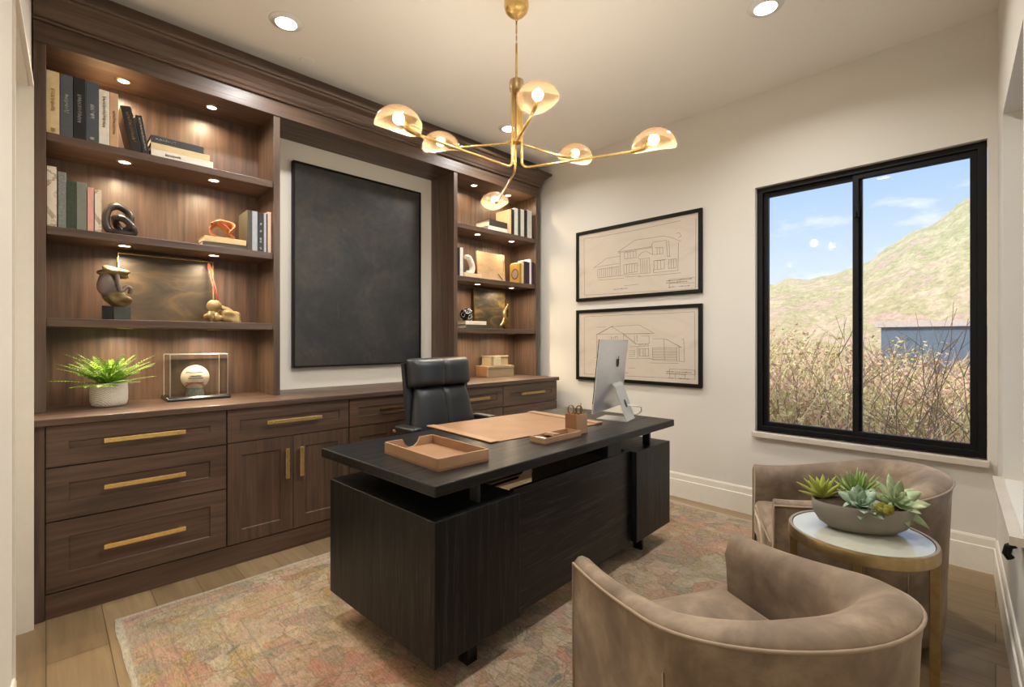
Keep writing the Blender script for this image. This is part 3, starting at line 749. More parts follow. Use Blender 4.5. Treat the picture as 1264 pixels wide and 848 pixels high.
# letter tray: local x width, y depth
t = thing('letter_tray', 'open tan leather letter tray with scooped back at the left end of the desk', 'tray', D(.118, .135, DT), (0, 0, DR - R(4)))
W_, L_, H_, T_ = .255, .42, .050, .008
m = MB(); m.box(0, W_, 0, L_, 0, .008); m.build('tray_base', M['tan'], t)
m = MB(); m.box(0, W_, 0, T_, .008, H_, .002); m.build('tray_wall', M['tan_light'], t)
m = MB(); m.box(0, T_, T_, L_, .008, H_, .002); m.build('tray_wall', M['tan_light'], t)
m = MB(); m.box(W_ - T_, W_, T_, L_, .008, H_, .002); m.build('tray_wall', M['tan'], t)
pl = [(T_, .008), (W_ - T_, .008), (W_ - T_, H_)]
for k in range(9):
    a = k / 8; pl.append((W_ * .70 - a * W_ * .36, H_ - (H_ - .010) * math.sin(PI * a) ** .5))
pl.append((T_, H_))
m = MB(); m.prism(pl, L_ - T_, L_, lambda a, b, c: (a, c, b)); m.build('tray_wall', M['tan_light'], t)
m = MB(); m.box(.012, W_ - .012, .012, L_ - .012, .0082, .011); m.build('lining', M['tan'], t)
# blotter
t = thing('desk_blotter', 'large tan leather desk blotter with folded side strips in front of the chair', 'desk pad', D(.607, .345, DT), (0, 0, -DR - R(1)))
m = MB(); m.box(0, .86, 0, .60, 0, .005, .002); m.build('pad', M['tan'], t)
m = MB(); m.box(.80, .865, -.002, .602, .005, .011, .003); m.build('side_strip', M['tan_light'], t)
m = MB(); m.box(-.004, .05, -.002, .602, .005, .009, .003); m.build('side_strip', M['tan_light'], t)
# pen tray
t = thing('pen_tray', 'shallow tan leather pen tray holding slips of paper near the desk edge', 'tray', D(.765, .135, DT), (0, 0, DR - R(2)))
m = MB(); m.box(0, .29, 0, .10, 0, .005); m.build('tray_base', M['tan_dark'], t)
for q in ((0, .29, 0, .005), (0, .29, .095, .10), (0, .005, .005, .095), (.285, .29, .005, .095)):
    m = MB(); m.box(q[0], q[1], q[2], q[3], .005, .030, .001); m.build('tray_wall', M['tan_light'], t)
t = single(MB().box(0, .085, 0, .055, 0, .012, .001).build('note_pad', M['tan_light']), 'small cream note pad lying in the tan pen tray', 'note pad'); AUTO.remove(t)
t.location = D(.87, .16, DT + .022); t.rotation_euler = (R(5), R(8), DR + R(18))
t = single(MB().box(0, .06, 0, .06, 0, .006, .001).build('paper_slip', colour(232, 226, 214)), 'white folded paper slip in left half of the pen tray', 'paper'); AUTO.remove(t)
t.location = D(.785, .155, DT + .018); t.rotation_euler = (R(4), R(10), DR + R(8))
# pen cup
cup = thing('pen_cup', 'square tan leather pen cup beside the computer', 'pen cup', D(1.075, .165, DT), (0, 0, DR - R(4)))
S = .085; hc = .105
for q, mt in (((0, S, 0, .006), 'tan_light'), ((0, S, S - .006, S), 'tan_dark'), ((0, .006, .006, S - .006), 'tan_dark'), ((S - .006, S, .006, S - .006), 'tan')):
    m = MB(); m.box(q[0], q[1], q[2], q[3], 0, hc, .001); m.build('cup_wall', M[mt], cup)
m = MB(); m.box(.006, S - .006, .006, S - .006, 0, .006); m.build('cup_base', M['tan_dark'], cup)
def loop(cx, cy, cz, rx, rz, ang, n=20):
    return [Vector((cx + rx * math.cos(2 * PI * k / n) * math.cos(ang), cy + rx * math.cos(2 * PI * k / n) * math.sin(ang), cz + rz * math.sin(2 * PI * k / n))) for k in range(n)]
t = thing('scissors', 'pair of metal scissors handles up in the tan pen cup', 'scissors', D(1.10, .205, DT + .006), (0, R(3), DR + R(-48)))
m = MB(); m.tube(loop(-.022, 0, .122, .016, .022, 0), .0035, 8, True); m.tube([(-.014, 0, .102), (.004, 0, .07), (.006, 0, .002)], [.0035, .0035, .002]); m.build('handle', M['bronze'], t, True)
m = MB(); m.tube(loop(.022, .004, .122, .016, .022, 0), .0035, 8, True); m.tube([(.014, .004, .102), (-.004, .004, .07), (-.006, .004, .002)], [.0035, .0035, .002]); m.build('handle', M['bronze'], t, True)
t = single(MB().tube([(0, 0, 0), (.012, .0, .10), (.02, 0, .152)], [.003, .0035, .0025], 8).build('pen', M['bronze'], None, True), 'slim metal pen leaning right in the tan pen cup', 'pen'); AUTO.remove(t)
t.location = D(1.125, .195, DT + .008); t.rotation_euler = (0, 0, R(-15))
# computer
mon = thing('desktop_computer', 'silver all-in-one computer seen from behind at the right end of the desk', 'computer', (2.60, 1.735, DT), (0, 0, R(14)))
#   local x runs along the screen's width, screen faces +y
tilt = Matrix.Translation((0, .0, .285)) @ Matrix.Rotation(R(6), 4, 'X')
HW, HH = .265, .225
prof = []
rows = []
for k in range(13):
    u = -1 + 2 * k / 12; row = []
    for j in range(11):
        v = -1 + 2 * j / 10
        bul = .032 * max(0, (1 - abs(u) ** 2.6)) * max(0, (1 - abs(v) ** 2.6)) + .004
        row.append(tilt @ Vector((u * HW, -bul, v * HH)))
    rows.append(row)
front = [tilt @ Vector((a * HW, .004, b * HH)) for a, b in ((-1, -1), (1, -1), (1, 1), (-1, 1))]
m = MB(); m.grid(rows)
outer = [rows[k][0] for k in range(13)] + [rows[12][j] for j in range(1, 11)] + [rows[k][10] for k in range(11, -1, -1)] + [rows[0][j] for j in range(9, 0, -1)]
m.grid([[p for p in outer], [p + (tilt.to_3x3() @ Vector((0, .006, 0))) for p in outer]], closed_v=True)
m.build('casing', M['aluminium'], mon, True, auto=40)
m = MB(); m.box(-HW, HW, .003, .0065, -HH + .06, HH, 0, mat=tilt); scr = m.build('screen', M['screen'], mon)
m = MB(); m.box(-HW, HW, .003, .0065, -HH, -HH + .059, 0, mat=tilt); m.build('chin', M['aluminium'], mon)
# stand: bent plate, foot toward the screen side
sp = [(-.035, .235), (-.055, .215), (-.125, .012), (-.132, .003), (-.124, .0), (.07, .0)]
m = MB(); rows = []
for a, b in sp: rows.append([Vector((-.085, a, b)), Vector((.085, a, b))])
thick = []
nrm = [Vector((0, .4, -1)), Vector((0, 1, .3)), Vector((0, 1, .35)), Vector((0, .8, .6)), Vector((0, .2, 1)), Vector((0, 0, 1))]
rows2 = [[p + n.normalized() * .007 for p in r] for r, n in zip(rows, nrm)]
m.grid([[a[0], a[1], b[1], b[0]] for a, b in zip(rows, rows2)], closed_v=True, cap=True)
st = m.build('stand', M['aluminium'], mon, bevel=.001)
m = MB(); rr = []
for k in range(20):
    a = 2 * PI * k / 20; rr.append(Vector((.016 * math.cos(a), 0, .026 * math.sin(a))))
mt = Matrix.Translation((0, -.0935, .105)) @ Matrix.Rotation(R(-19), 4, 'X')
m.poly([mt @ (p + Vector((0, .004, 0))) for p in rr] + [mt @ (p - Vector((0, .002, 0))) for p in rr], [tuple(range(20)), tuple(range(20, 40))] + [(k, (k + 1) % 20, 20 + (k + 1) % 20, 20 + k) for k in range(20)])
m.build('cable_hole', M['steel'], st)
# maker's fruit mark on the back
def disc(pts, mtx, th): return [mtx @ Vector((a, -th, b)) for a, b in pts] + [mtx @ Vector((a, 0, b)) for a, b in pts]
ap = [(0, -.030), (.008, -.033), (.016, -.028), (.023, -.014), (.021, -.004), (.016, .003), (.020, .012), (.022, .016), (.014, .021), (.006, .019), (0, .017), (-.007, .020), (-.016, .020), (-.024, .010), (-.025, -.004), (-.020, -.020), (-.012, -.031), (-.005, -.032)]
lm = tilt @ Matrix.Translation((0, -.0345, .085))
m = MB(); n = len(ap)
m.poly(disc(ap, lm, .002), [tuple(range(n)), tuple(range(n, 2 * n))] + [(k, (k + 1) % n, n + (k + 1) % n, n + k) for k in range(n)])
lf = [(0, .022), (.006, .024), (.010, .032), (.010, .038), (.003, .034), (0, .028)]; n = len(lf)
m.poly(disc(lf, lm, .002), [tuple(range(n)), tuple(range(n, 2 * n))] + [(k, (k + 1) % n, n + (k + 1) % n, n + k) for k in range(n)])
m.build('fruit_mark', M['screen'], mon)
m = MB(); m.tube([(.03, -.095, .09), (.06, -.13, .085), (.13, -.155, .07), (.19, -.14, .035), (.225, -.10, .006), (.23, -.04, .005)], .004, 8)
m.build('power_cord', M['white_plastic'], mon, True)

# ------------------------------------------------------------------ office chair (sits behind the desk, faces it)
ch = thing('office_chair', 'black leather executive chair with pillow headrest behind the desk', 'office chair', (1.85, 2.47, RUG), (0, 0, R(4)))
def pillow(name, x0, x1, y0, y1, z0, z1, mat, parent, lean=0.0, seam=True, exp=4.0, wb=0.0, crown=1.0, nn=22):
    """puffed cushion; y is its thickness, front bulges towards -y"""
    m = MB(); n = nn
    def P(u, v, side):
        ex = 1 - abs(u) ** exp; ez = 1 - abs(v) ** exp
        f = max(0, ex) ** .5 * max(0, ez) ** .5
        if seam: f *= 1 - .22 * math.exp(-(u / .045) ** 2)
        w = 1 + wb * (-v)
        x = (x0 + x1) / 2 + u * (x1 - x0) / 2 * w; z = (z0 + z1) / 2 + v * (z1 - z0) / 2
        yc = (y0 + y1) / 2; h = (y1 - y0) / 2
        y = yc - h * f if side == 0 else yc + h * f * .55
        return Vector((x, y + lean * (z - z0), z))
    def g(k):
        a = -1 + 2 * k / n; return math.copysign(abs(a) ** .8, a)
    us = sorted(set([g(k) for k in range(n + 1)] + [-.05, .05, -.02, .02]))
    vs = [g(k) for k in range(n + 1)]
    for s in (0, 1): m.grid([[P(u, v, s) for v in vs] for u in us])
    bmesh.ops.remove_doubles(m.bm, verts=m.bm.verts, dist=.0005)
    return m.build(name, mat, parent, True)
LN = .16
back = pillow('backrest', -.255, .255, -.055, .075, .50, .975, M['black_leather'], ch, LN, True, 6, .17)
pillow('headrest', -.25, .25, -.075 + LN * .46, .105 + LN * .46, .965, 1.15, M['black_leather'], ch, .10, True, 5)
m = MB(); rows = []
for k in range(11):
    v = k / 10; z = .46 + .66 * v; w = .262 - .006 * v; yy = LN * (z - .50) + .045
    rows.append([Vector((-w, yy - .02, z)), Vector((-w, yy + .012, z)), Vector((-.1, yy + .042, z)), Vector((.1, yy + .042, z)), Vector((w, yy + .012, z)), Vector((w, yy - .02, z))])
m.grid(rows, closed_v=True, cap=True); m.build('back_shell', M['black_leather'], ch, True, auto=50)
m = MB(); m.box(-.26, .26, -.44, .06, .42, .52, .04, 4); m.build('seat', M['black_leather'], ch, True)
m = MB(); m.box(-.24, .24, -.40, .05, .395, .42, .01); m.build('seat_pan', M['black_metal'], ch)
for s in (-1, 1):
    m = MB(); m.box(s * .315 - .035, s * .315 + .035, -.10, .09, .715, .75, .012, 3); arm = m.build('armrest', M['black_leather'], ch, True)
    m = MB(); m.tube([(s * .315, -.0, .718), (s * .325, -.03, .6), (s * .30, -.10, .45), (s * .2, -.14, .41)], .016); m.build('arm_post', M['black_metal'], arm, True)
m = MB(); m.lathe([(.03, .10), (.03, .22), (.022, .22), (.022, .40)], 20, (0, -.19, 0)); m.build('gas_column', M['black_metal'], ch, True, auto=40)
for k in range(5):
    a = 2 * PI * k / 5 + .3; c_, s_ = math.cos(a), math.sin(a)
    m = MB(); m.tube([(0.02 * c_, -.19 + .02 * s_, .115), (.16 * c_, -.19 + .16 * s_, .10), (.30 * c_, -.19 + .30 * s_, .075)], [.024, .02, .014]); lg = m.build('base_arm', M['black_metal'], ch, True)
    m = MB(); m.lathe([(.0, -.012), (.024, -.012), (.028, -.006), (.028, .006), (.024, .012), (0, .012)], 18, mat=Matrix.Translation((.30 * c_, -.19 + .30 * s_, .028)) @ Matrix.Rotation(a + .6, 4, 'Z') @ Matrix.Rotation(PI / 2, 4, 'X'))
    m.tube([(.30 * c_, -.19 + .30 * s_, .03), (.30 * c_, -.19 + .30 * s_, .08)], .008)
    m.build('caster', M['black_metal'], lg, True)

# ------------------------------------------------------------------ barrel chairs
def barrel_chair(label, loc, rz):
    t = thing('barrel_chair', label, 'armchair', loc, (0, 0, rz), group='taupe velvet barrel chairs')
    W, YF, YB = .327, .347, -.345
    BD = .295; yc = YB + BD
    ns, na = 10, 28
    path = []        # (pos, outward normal, s 0..1 from tip to back centre)
    for k in range(ns): 
        f = k / ns; path.append((Vector((-W, YF + (yc - YF) * f, 0)), Vector((-1, 0, 0))))
    for k in range(na + 1):
        a = PI + PI * k / na; path.append((Vector((W * math.cos(a), yc + BD * math.sin(a), 0)), Vector((math.cos(a) / W, math.sin(a) / BD, 0)).normalized()))
    for k in range(1, ns + 1):
        f = k / ns; path.append((Vector((W, yc + (YF - yc) * f, 0)), Vector((1, 0, 0))))
    N = len(path)
    dist = [0]
    for k in range(1, N): dist.append(dist[-1] + (path[k][0] - path[k - 1][0]).length)
    tot = dist[-1]
    def sm(a, b, x):
        x = max(0, min(1, (x - a) / (b - a))); return x * x * (3 - 2 * x)
    rows = []; pip = []
    for k, (p, n) in enumerate(path):
        q = min(dist[k], tot - dist[k]) / (tot / 2)
        e = sm(.01, .95, q)
        z = .575 + .115 * e
        th = .066 + .06 * sm(.2, .9, q)
        dr = .010 + .028 * sm(.3, .9, q)
        fl = .0 + .018 * e        # slight flare of the outside
        zs = [(.012, .045), (.004, .10), (0, .30), (-fl * .7, z - .06), (-fl, z - .02), (-fl + .004, z - .006), (.016, z + .006), (th * .45, z + .008), (th * .8, z - dr * .45), (th * .98, z - dr - .014), (th + .012, z - dr - .05), (th + .006, .48), (th, .38)]
        rows.append([p - n * a + Vector((0, 0, b)) for a, b in zs])
        pip.append(p - n * (-fl - .001) + Vector((0, 0, z - .012)))
    m = MB(); m.grid(rows, cap=True); m.build('shell', M['velvet'], t, True, auto=55)
    # piping follows the outer rim and runs down both arm fronts
    fr = lambda r, s: [Vector((s * W, YF + .002, z)) for z in (.10, .3, .5, .585)]
    m = MB(); m.tube([Vector((-W + .002, YF + .002, .08)), Vector((-W, YF + .002, .35)), Vector((-W, YF + .002, .548))] + pip + [Vector((W, YF + .002, .548)), Vector((W, YF + .002, .35)), Vector((W - .002, YF + .002, .08))], .0042, 6)
    m.build('piping', M['piping'], t, True)
    for k in (ns + 2, N - 1 - ns - 2):
        p, n = path[k]
        m = MB(); m.tube([p + n * (.001) + Vector((0, 0, .06)), p + n * .002 + Vector((0, 0, .3)), p + n * .008 + Vector((0, 0, .53))], .0022, 6); m.build('seam', M['piping'], t, True)
    # seat cushion
    ins = [p - n * .088 for p, n in path[1:-1]]
    ins = [Vector((-W + .085, YF + .005, 0))] + ins + [Vector((W - .085, YF + .005, 0))]
    m = MB(); rws = []
    c = Vector((0, .02, 0))
    for z, s in ((.22, .97), (.24, 1.0), (.36, 1.0), (.392, .985), (.408, .95), (.418, .85), (.424, .6), (.426, .3)):
        rws.append([c + (p - c) * s + Vector((0, 0, z)) for p in ins])
    m.grid(rws, closed_v=True, cap=True); m.build('seat_cushion', M['velvet'], t, True)
    m = MB(); m.box(-W + .075, W - .075, YF - .03, YF - .004, .045, .235, .01); m.build('front_rail', M['velvet'], t)
    m = MB(); m.tube([Vector((-W + .09, YF + .004, .372)), Vector((0, YF + .008, .376)), Vector((W - .09, YF + .004, .372))], .004, 6); m.build('piping', M['piping'], t, True)
    m = MB(); m.lathe([(.0, 0), (.27, 0), (.27, .045), (.0, .045)], 40, (0, 0, 0), cap=False); m.build('swivel_base', M['bronze'], t)
    return t
barrel_chair('taupe velvet barrel chair in the foreground, seen from behind, facing the desk', (1.311, .468, RUG), R(-27.2))
barrel_chair('taupe velvet barrel chair under the window behind the small round table', (2.644, .483, RUG), R(25.6))

# ------------------------------------------------------------------ side table, bowl, succulents
TX, TY, TZ, TR = 2.035, .335, .60, .215
t = thing('side_table', 'round pale stone topped side table with brass rim and legs between the chairs', 'side table')
m = MB(); m.lathe([(TR - .004, TZ - .038), (TR, TZ - .036), (TR, TZ - .004), (TR - .003, TZ + .002), (TR - .012, TZ + .002), (TR - .013, TZ - .006), (TR - .016, TZ - .038)], 64, (TX, TY, 0), cap=False); m.grid([[ (TX + (TR - .004) * math.cos(2 * PI * j / 64), TY + (TR - .004) * math.sin(2 * PI * j / 64), TZ - .038) for j in range(64)], [(TX + (TR - .016) * math.cos(2 * PI * j / 64), TY + (TR - .016) * math.sin(2 * PI * j / 64), TZ - .038) for j in range(64)]], closed_v=True)
m.build('rim', M['brass_dark'], t, True, auto=40)
m = MB(); m.lathe([(0, TZ - .014), (TR - .0145, TZ - .014), (TR - .0145, TZ - .001), (0, TZ - .001)], 64, (TX, TY, 0), cap=False); m.build('stone_top', M['stone_top'], t)
for a in (R(-82), R(8), R(98), R(188)):
    c_, s_ = math.cos(a), math.sin(a)
    mt = Matrix.Translation((TX, TY, 0)) @ Matrix.Rotation(a, 4, 'Z')
    m = MB(); m.box(TR - .030, TR - .004, -.011, .011, .022, TZ - .03, .001, mat=mt); m.build('leg', M['brass_dark'], t)
m = MB(); m.lathe([(TR - .022, .011), (TR - .002, .011), (TR - .002, .024), (TR - .022, .024), (TR - .022, .011)], 64, (TX, TY, 0), cap=False); m.build('base_ring', M['brass_dark'], t, True, auto=40)

BA = R(-59)
bowl = thing('planter_bowl', 'oval grey concrete bowl planted with succulents on the side table', 'planter', (2.07, .333, TZ + .0005), (0, 0, BA))
m = MB(); a_, b_ = .156, .092
m.lathe([(0, 0), (.50, 0), (.68, .004), (.86, .022), (.97, .050), (1.0, .078), (1.0, .094), (.985, .097), (.955, .094), (.93, .07), (.0, .06)], 48, sx=a_, sy=b_, cap=False)
m.build('bowl', M['concrete'], bowl, True, auto=50)
m = MB(); rows = []
rn = random.Random(3)
for i in range(9):
    r = i / 8
    rows.append([Vector((a_ * .95 * r * math.cos(2 * PI * j / 40), b_ * .95 * r * math.sin(2 * PI * j / 40), .098 - .012 * r ** 3 + (.006 * (rn.random() - .5) if 0 < i < 8 else 0) + .008 * (1 - r))) if i else Vector((.0001 * math.cos(2 * PI * j / 40), .0001 * math.sin(2 * PI * j / 40), .106)) for j in range(40)])
m.grid(rows, closed_v=True); m.build('soil', M['soil'], bowl, True)
def BW(x, y, z): 
    c, s = math.cos(BA), math.sin(BA); return Vector((2.07 + c * x - s * y, .333 + s * x + c * y, TZ + z))
mo = MB(); rn = random.Random(5)
for k in range(16): mo.ball((rn.uniform(-.026, .026), rn.uniform(-.018, .018), rn.uniform(0, .012)), rn.uniform(.008, .014), seg=8, rings=6)
o = mo.build('moss_clump', M['moss'], None, True); tag(o, 'small tuft of yellow green moss hanging over the concrete bowl edge', 'moss'); o.location = BW(.035, -.078, .098)
def leaf(m, mt, L, w, th, curl, cup=.25, n=7, tip=1.0):
    rows = []
    for k in range(n + 1):
        u = k / n
        ww = w * (math.sin(PI * min(1, (u * .86 + .10))) ** .75) * (1 if u < 1 else .03)
        if u > .75: ww *= (1 - ((u - .75) / .25) ** 2 * .85 * tip)
        x = L * u; z = curl * L * u * u
        t_ = th * (1 - u * .75)
        rows.append([mt @ Vector(p) for p in ((x, -ww, z + cup * ww), (x, -ww * .5, z + cup * ww * .3 - t_ * .3), (x, 0, z - t_), (x, ww * .5, z + cup * ww * .3 - t_ * .3), (x, ww, z + cup * ww), (x, 0, z + t_ * .25))])
    m.grid(rows, closed_v=True, cap=True)
def succulent(name, mat, loc, tilt_axis, tilt, rings, label, seed, spikes=False):
    rn = random.Random(seed); m = MB()
    for (cnt, L, w, el, cu) in rings:
        off = rn.uniform(0, 6)
        for k in range(cnt):
            a = off + 2 * PI * k / cnt + rn.uniform(-.12, .12)
            e = el + rn.uniform(-.08, .08)
            mt = Matrix.Rotation(a, 4, 'Z') @ Matrix.Rotation(-e, 4, 'Y')
            leaf(m, mt, L * rn.uniform(.88, 1.1), w, .006 if not spikes else .004, cu, .3 if not spikes else .2)
    o = m.build(name, mat, None, True)
    tag(o, label, 'succulent', 'succulents in the concrete bowl')
    o.location = loc; o.rotation_euler = Matrix.Rotation(tilt, 3, Vector(tilt_axis)).to_euler()
    return o
VD = Vector((-.95, -.3, 0))   # direction back to the viewer's side of the bowl
ax = Vector((0, 0, 1)).cross(VD)
succulent('succulent', M['succ_green'], BW(.0, .035, .10), ax, R(12), ((12, .095, .0075, .35, .12), (12, .10, .007, .75, .10), (10, .105, .0065, 1.05, .06), (7, .10, .006, 1.32, 0)), 'spiky green succulent, tallest, at back of the concrete bowl', 1, True)
succulent('succulent', M['succ_yellow'], BW(-.115, .02, .10), (.45, -.9, 0), R(-38), ((9, .085, .0105, .25, .18), (9, .08, .010, .65, .14), (8, .07, .009, 1.0, .08), (5, .055, .008, 1.3, 0)), 'yellow green succulent at the left end of the concrete bowl', 2)
succulent('succulent', M['succ_blue'], BW(-.02, -.045, .098), ax, R(42), ((7, .075, .020, .12, .15), (6, .066, .018, .5, .2), (5, .05, .015, .85, .1), (4, .03, .010, 1.15, 0)), 'grey green rosette succulent at front centre of the concrete bowl', 3)
succulent('succulent', M['succ_cream'], BW(.10, -.005, .10), (.75, -.6, 0), R(46), ((8, .10, .019, .10, .12), (7, .085, .018, .5, .18), (6, .06, .016, .9, .1), (4, .04, .012, 1.2, 0)), 'pale green broad leaved succulent at right end of the concrete bowl', 4)
succulent('succulent', M['succ_blue'], BW(.0, -.082, .096), ax, R(50), ((6, .020, .008, .25, .2), (5, .014, .006, .8, .1)), 'tiny grey green rosette at the front edge of the concrete bowl', 6)
# ------------------------------------------------------------------ books
def scribble(parent, L, hgt, mat, seed, z0, vertical=True, y=-.0012, x0=0.0, n=None):
    """a short run of illegible lettering as one connected ribbon on the spine (local y = spine plane)"""
    rn = random.Random(seed); n = n or max(6, int(L / .006))
    m = MB(); r = .0011
    pts = []
    for k in range(n + 1):
        z = z0 - L * k / n
        for a in (rn.uniform(-.5, -.2), rn.uniform(.2, .5)): pts.append(Vector((x0 + a * hgt, y, z + rn.uniform(-.0015, .0015))))
    m.tube(pts, r, 4); return m.build('spine_lettering', mat, parent)
def book(label, t, d, h, mat, loc, rot=(0, 0, 0), group=None, marks=None, lying=False):
    """local: x thickness (0..t), y depth (spine at y=0), z height (0..h)"""
    b = thing('book', label, 'book', loc, rot, group)
    c = .003
    m = MB()
    m.prism([(0, 0), (t, 0), (t, d), (t - c, d), (t - c, c), (c, c), (c, d), (0, d)], 0, h)
    cov = m.build('cover', mat, b, bevel=.0012)
    m = MB(); m.box(c, t - c, c, d - .005, .004, h - .004); m.build('pages', M['paper'], b)
    if marks:
        for k, (frac, L, mk) in enumerate(marks): scribble(b, L, t * .42, mk, hash(label[:6]) % 97 + k if False else len(label) * 7 + k, frac * h, x0=t / 2)
    return b
def lying(label, x, y, z, L, d, t, mat, rz=0.0, group=None, marks=None):
    """book lying flat, spine facing the room: length L along +x from x, depth d from y, thickness t from z"""
    b = book(label, t, d, L, mat, (x, y, z + t), (0, PI / 2, 0), group, marks)
    b.rotation_euler = (Matrix.Rotation(rz, 3, 'Z') @ Matrix.Rotation(PI / 2, 3, 'Y')).to_euler()
    return b
GL, WT, DK = M['gold_mark'], M['white_mark'], M['dark_mark']
G1 = 'books on the top shelf of the left bookcase'
z = SH[0] + .0005; y = 3.288
for (xa, xb, h, mat, lab, mk) in (
    (.001, .048, .312, colour(206, 184, 138), 'tall cream cloth book with gold spine lettering at the left end of top shelf', [(.72, .11, GL), (.09, .016, GL)]),
    (.051, .097, .313, colour(72, 76, 82), 'slate grey book between the cream book and a black book', [(.68, .09, WT)]),
    (.0995, .1455, .316, colour(20, 21, 24, .4), 'black upright book with white spine lettering on the top shelf', [(.72, .14, WT)]),
    (.1475, .196, .312, colour(66, 71, 78), 'slate grey book with rows of small lettering, beside the tall white book', [(.62, .02, WT), (.54, .03, WT), (.46, .02, WT), (.08, .012, WT)]),
    (.1975, .240, .288, colour(206, 198, 184), 'off white upright book on the top left shelf', [(.88, .16, DK)]),
    (.2415, .276, .288, colour(186, 150, 112), 'tan upright book next to the two leaning black books', [(.66, .12, DK)])):
    book(lab, xb - xa, .235, h, mat, (xa, y, z), (0, 0, 0), G1, mk)
ln = -math.atan((.331 - .281) / .238)
book('black book leaning left against the tan upright book', .046, .19, .238, colour(26, 26, 26, .35), (.333, 3.29, z), (0, ln, 0), G1, [(.85, .15, GL)])
book('thinner black book with white lettering leaning behind another leaning black book', .028, .18, .205, colour(30, 29, 28, .35), (.382, 3.29, z), (0, ln * .78, 0), G1, [(.93, .17, WT)])
lying('white flat book, lowest of the stack on the top left shelf', .417, 3.295, z, .300, .21, .042, colour(208, 200, 186), 0, G1, [(.46, .07, DK)])
lying('cream flat book in the middle of the stack on the top left shelf', .417, 3.297, z + .0425, .283, .205, .036, colour(198, 174, 130), 0, G1)
lying('black flat book on top of the stack on the top left shelf', .417, 3.299, z + .079, .253, .20, .041, colour(40, 40, 42), 0, G1, [(.45, .09, WT)])
G2 = 'books on the second shelf of the left bookcase'
z = SH[1] + .0005; y = 3.292
for (xa, xb, h, mat, lab) in (
    (.003, .038, .300, M['marble'], 'tall cream veined book at the left end of second shelf'),
    (.043, .073, .281, M['speckle'], 'speckled grey upright book next to the veined cream book'),
    (.0745, .110, .244, M['green_mottle'], 'mottled dark green upright book on the second shelf'),
    (.1115, .150, .245, colour(112, 116, 104), 'plain grey green book between dark green and pink books'),
    (.153, .177, .226, colour(206, 152, 140), 'slim pink book on the second shelf'),
    (.181, .208, .222, M['marble'], 'slim veined grey book beside the dark knot sculpture')):
    book(lab, xb - xa, .20, h, mat, (xa, y, z), (0, 0, 0), G2)
y = 3.30
lying('dark strapped magazine under the cream book beside the upright books', .664, y, z, .240, .19, .026, colour(74, 64, 52), R(1), G2)
lying('cream flat book under the orange ribbon sculpture', .674, y, z + .0265, .225, .18, .034, colour(216, 184, 132), 0, G2)
for (xa, xb, h, mat, lab, mk) in (
    (.905, .930, .256, colour(70, 66, 50), 'thin dark olive book, first of the upright books at the right of second shelf', None),
    (.932, .963, .254, colour(164, 168, 172), 'light grey upright book left of the black book with white marks', None),
    (.965, 1.000, .250, colour(14, 14, 15, .4), 'black upright book with white marks down its spine', [(.74, .012, WT), (.56, .012, WT), (.36, .014, WT), (.28, .012, WT), (.12, .012, WT)]),
    (1.001, 1.016, .254, colour(172, 172, 186), 'thin lilac grey book right of the black marked book', None),
    (1.017, 1.023, .252, colour(18, 18, 20, .4), 'very thin black booklet beside the pale pink book', None),
    (1.024, 1.045, .266, colour(222, 190, 166), 'pale pink book at far right end of second shelf', None)):
    book(lab, xb - xa, .19, h, mat, (xa, y, z), (0, 0, 0), G2, mk)
# right bookcase
G3 = 'books on the top shelf of the right bookcase'
z = SH[0] + .0005; y = 3.278
lying('white flat book under the dark book on the right top shelf', 2.915, y + .005, z, .25, .20, .038, colour(214, 204, 190), 0, G3)
lying('dark brown flat book lying on the white book on the right top shelf', 2.932, y + .008, z + .0385, .232, .20, .060, colour(58, 50, 42), 0, G3)
for (xa, xb, h, mat, lab) in (
    (3.182, 3.207, .236, colour(214, 178, 132), 'tan upright book with broad cover showing on the right top shelf'),
    (3.208, 3.249, .244, colour(30, 30, 28), 'black upright book next to the tan book on the right top shelf'),
    (3.250, 3.298, .262, colour(196, 196, 186), 'pale grey upright book, first of three on the right top shelf'),
    (3.299, 3.337, .262, colour(62, 60, 44), 'dark olive upright book on the right top shelf'),
    (3.338, 3.386, .266, colour(198, 196, 186), 'pale grey upright book, middle of three on the right top shelf'),
    (3.387, 3.431, .270, colour(26, 26, 26), 'black upright book, rightmost black on the right top shelf'),
    (3.432, 3.498, .276, colour(194, 192, 182), 'thick pale grey upright book at the end of the right top shelf')):
    book(lab, xb - xa, .19, h, mat, (xa, y, z), (0, 0, 0), G3)
G4 = 'books on the second shelf of the right bookcase'
z = SH[1] + .0005; y = 3.284
book('black upright book at the left end of the right second shelf', .024, .17, .246, colour(20, 20, 22), (2.561, y, z), group=G4)
book('white upright book beside the white curved sculpture', .033, .17, .250, colour(218, 212, 202), (2.587, y, z), group=G4)
lying('cream flat book under the white curved sculpture', 2.632, y, z, .205, .15, .036, colour(206, 182, 146), 0, G4)
book('golden yellow book with dark oval on its cover', .030, .135, .196, colour(158, 122, 48), (3.325, y, z), group=G4)
yb = [o for o in COL.objects if o.get('label', '').startswith('golden yellow book')][0]
m = MB(); m.lathe([(0, 0), (.05, 0), (.05, .0012), (0, .0012)], 32, mat=Matrix.Translation((-.001, .062, .092)) @ Matrix.Rotation(PI / 2, 4, 'Y') @ Matrix.Scale(1.05, 4, (1, 0, 0)), cap=False)
m.build('cover_oval', colour(58, 40, 34), yb)
m = MB(); m.lathe([(0, -.0008), (.040, -.0008), (.040, .001), (0, .001)], 32, mat=Matrix.Translation((-.0012, .062, .092)) @ Matrix.Rotation(PI / 2, 4, 'Y') @ Matrix.Scale(1.05, 4, (1, 0, 0)), cap=False)
m.build('cover_oval', colour(128, 108, 92), yb)
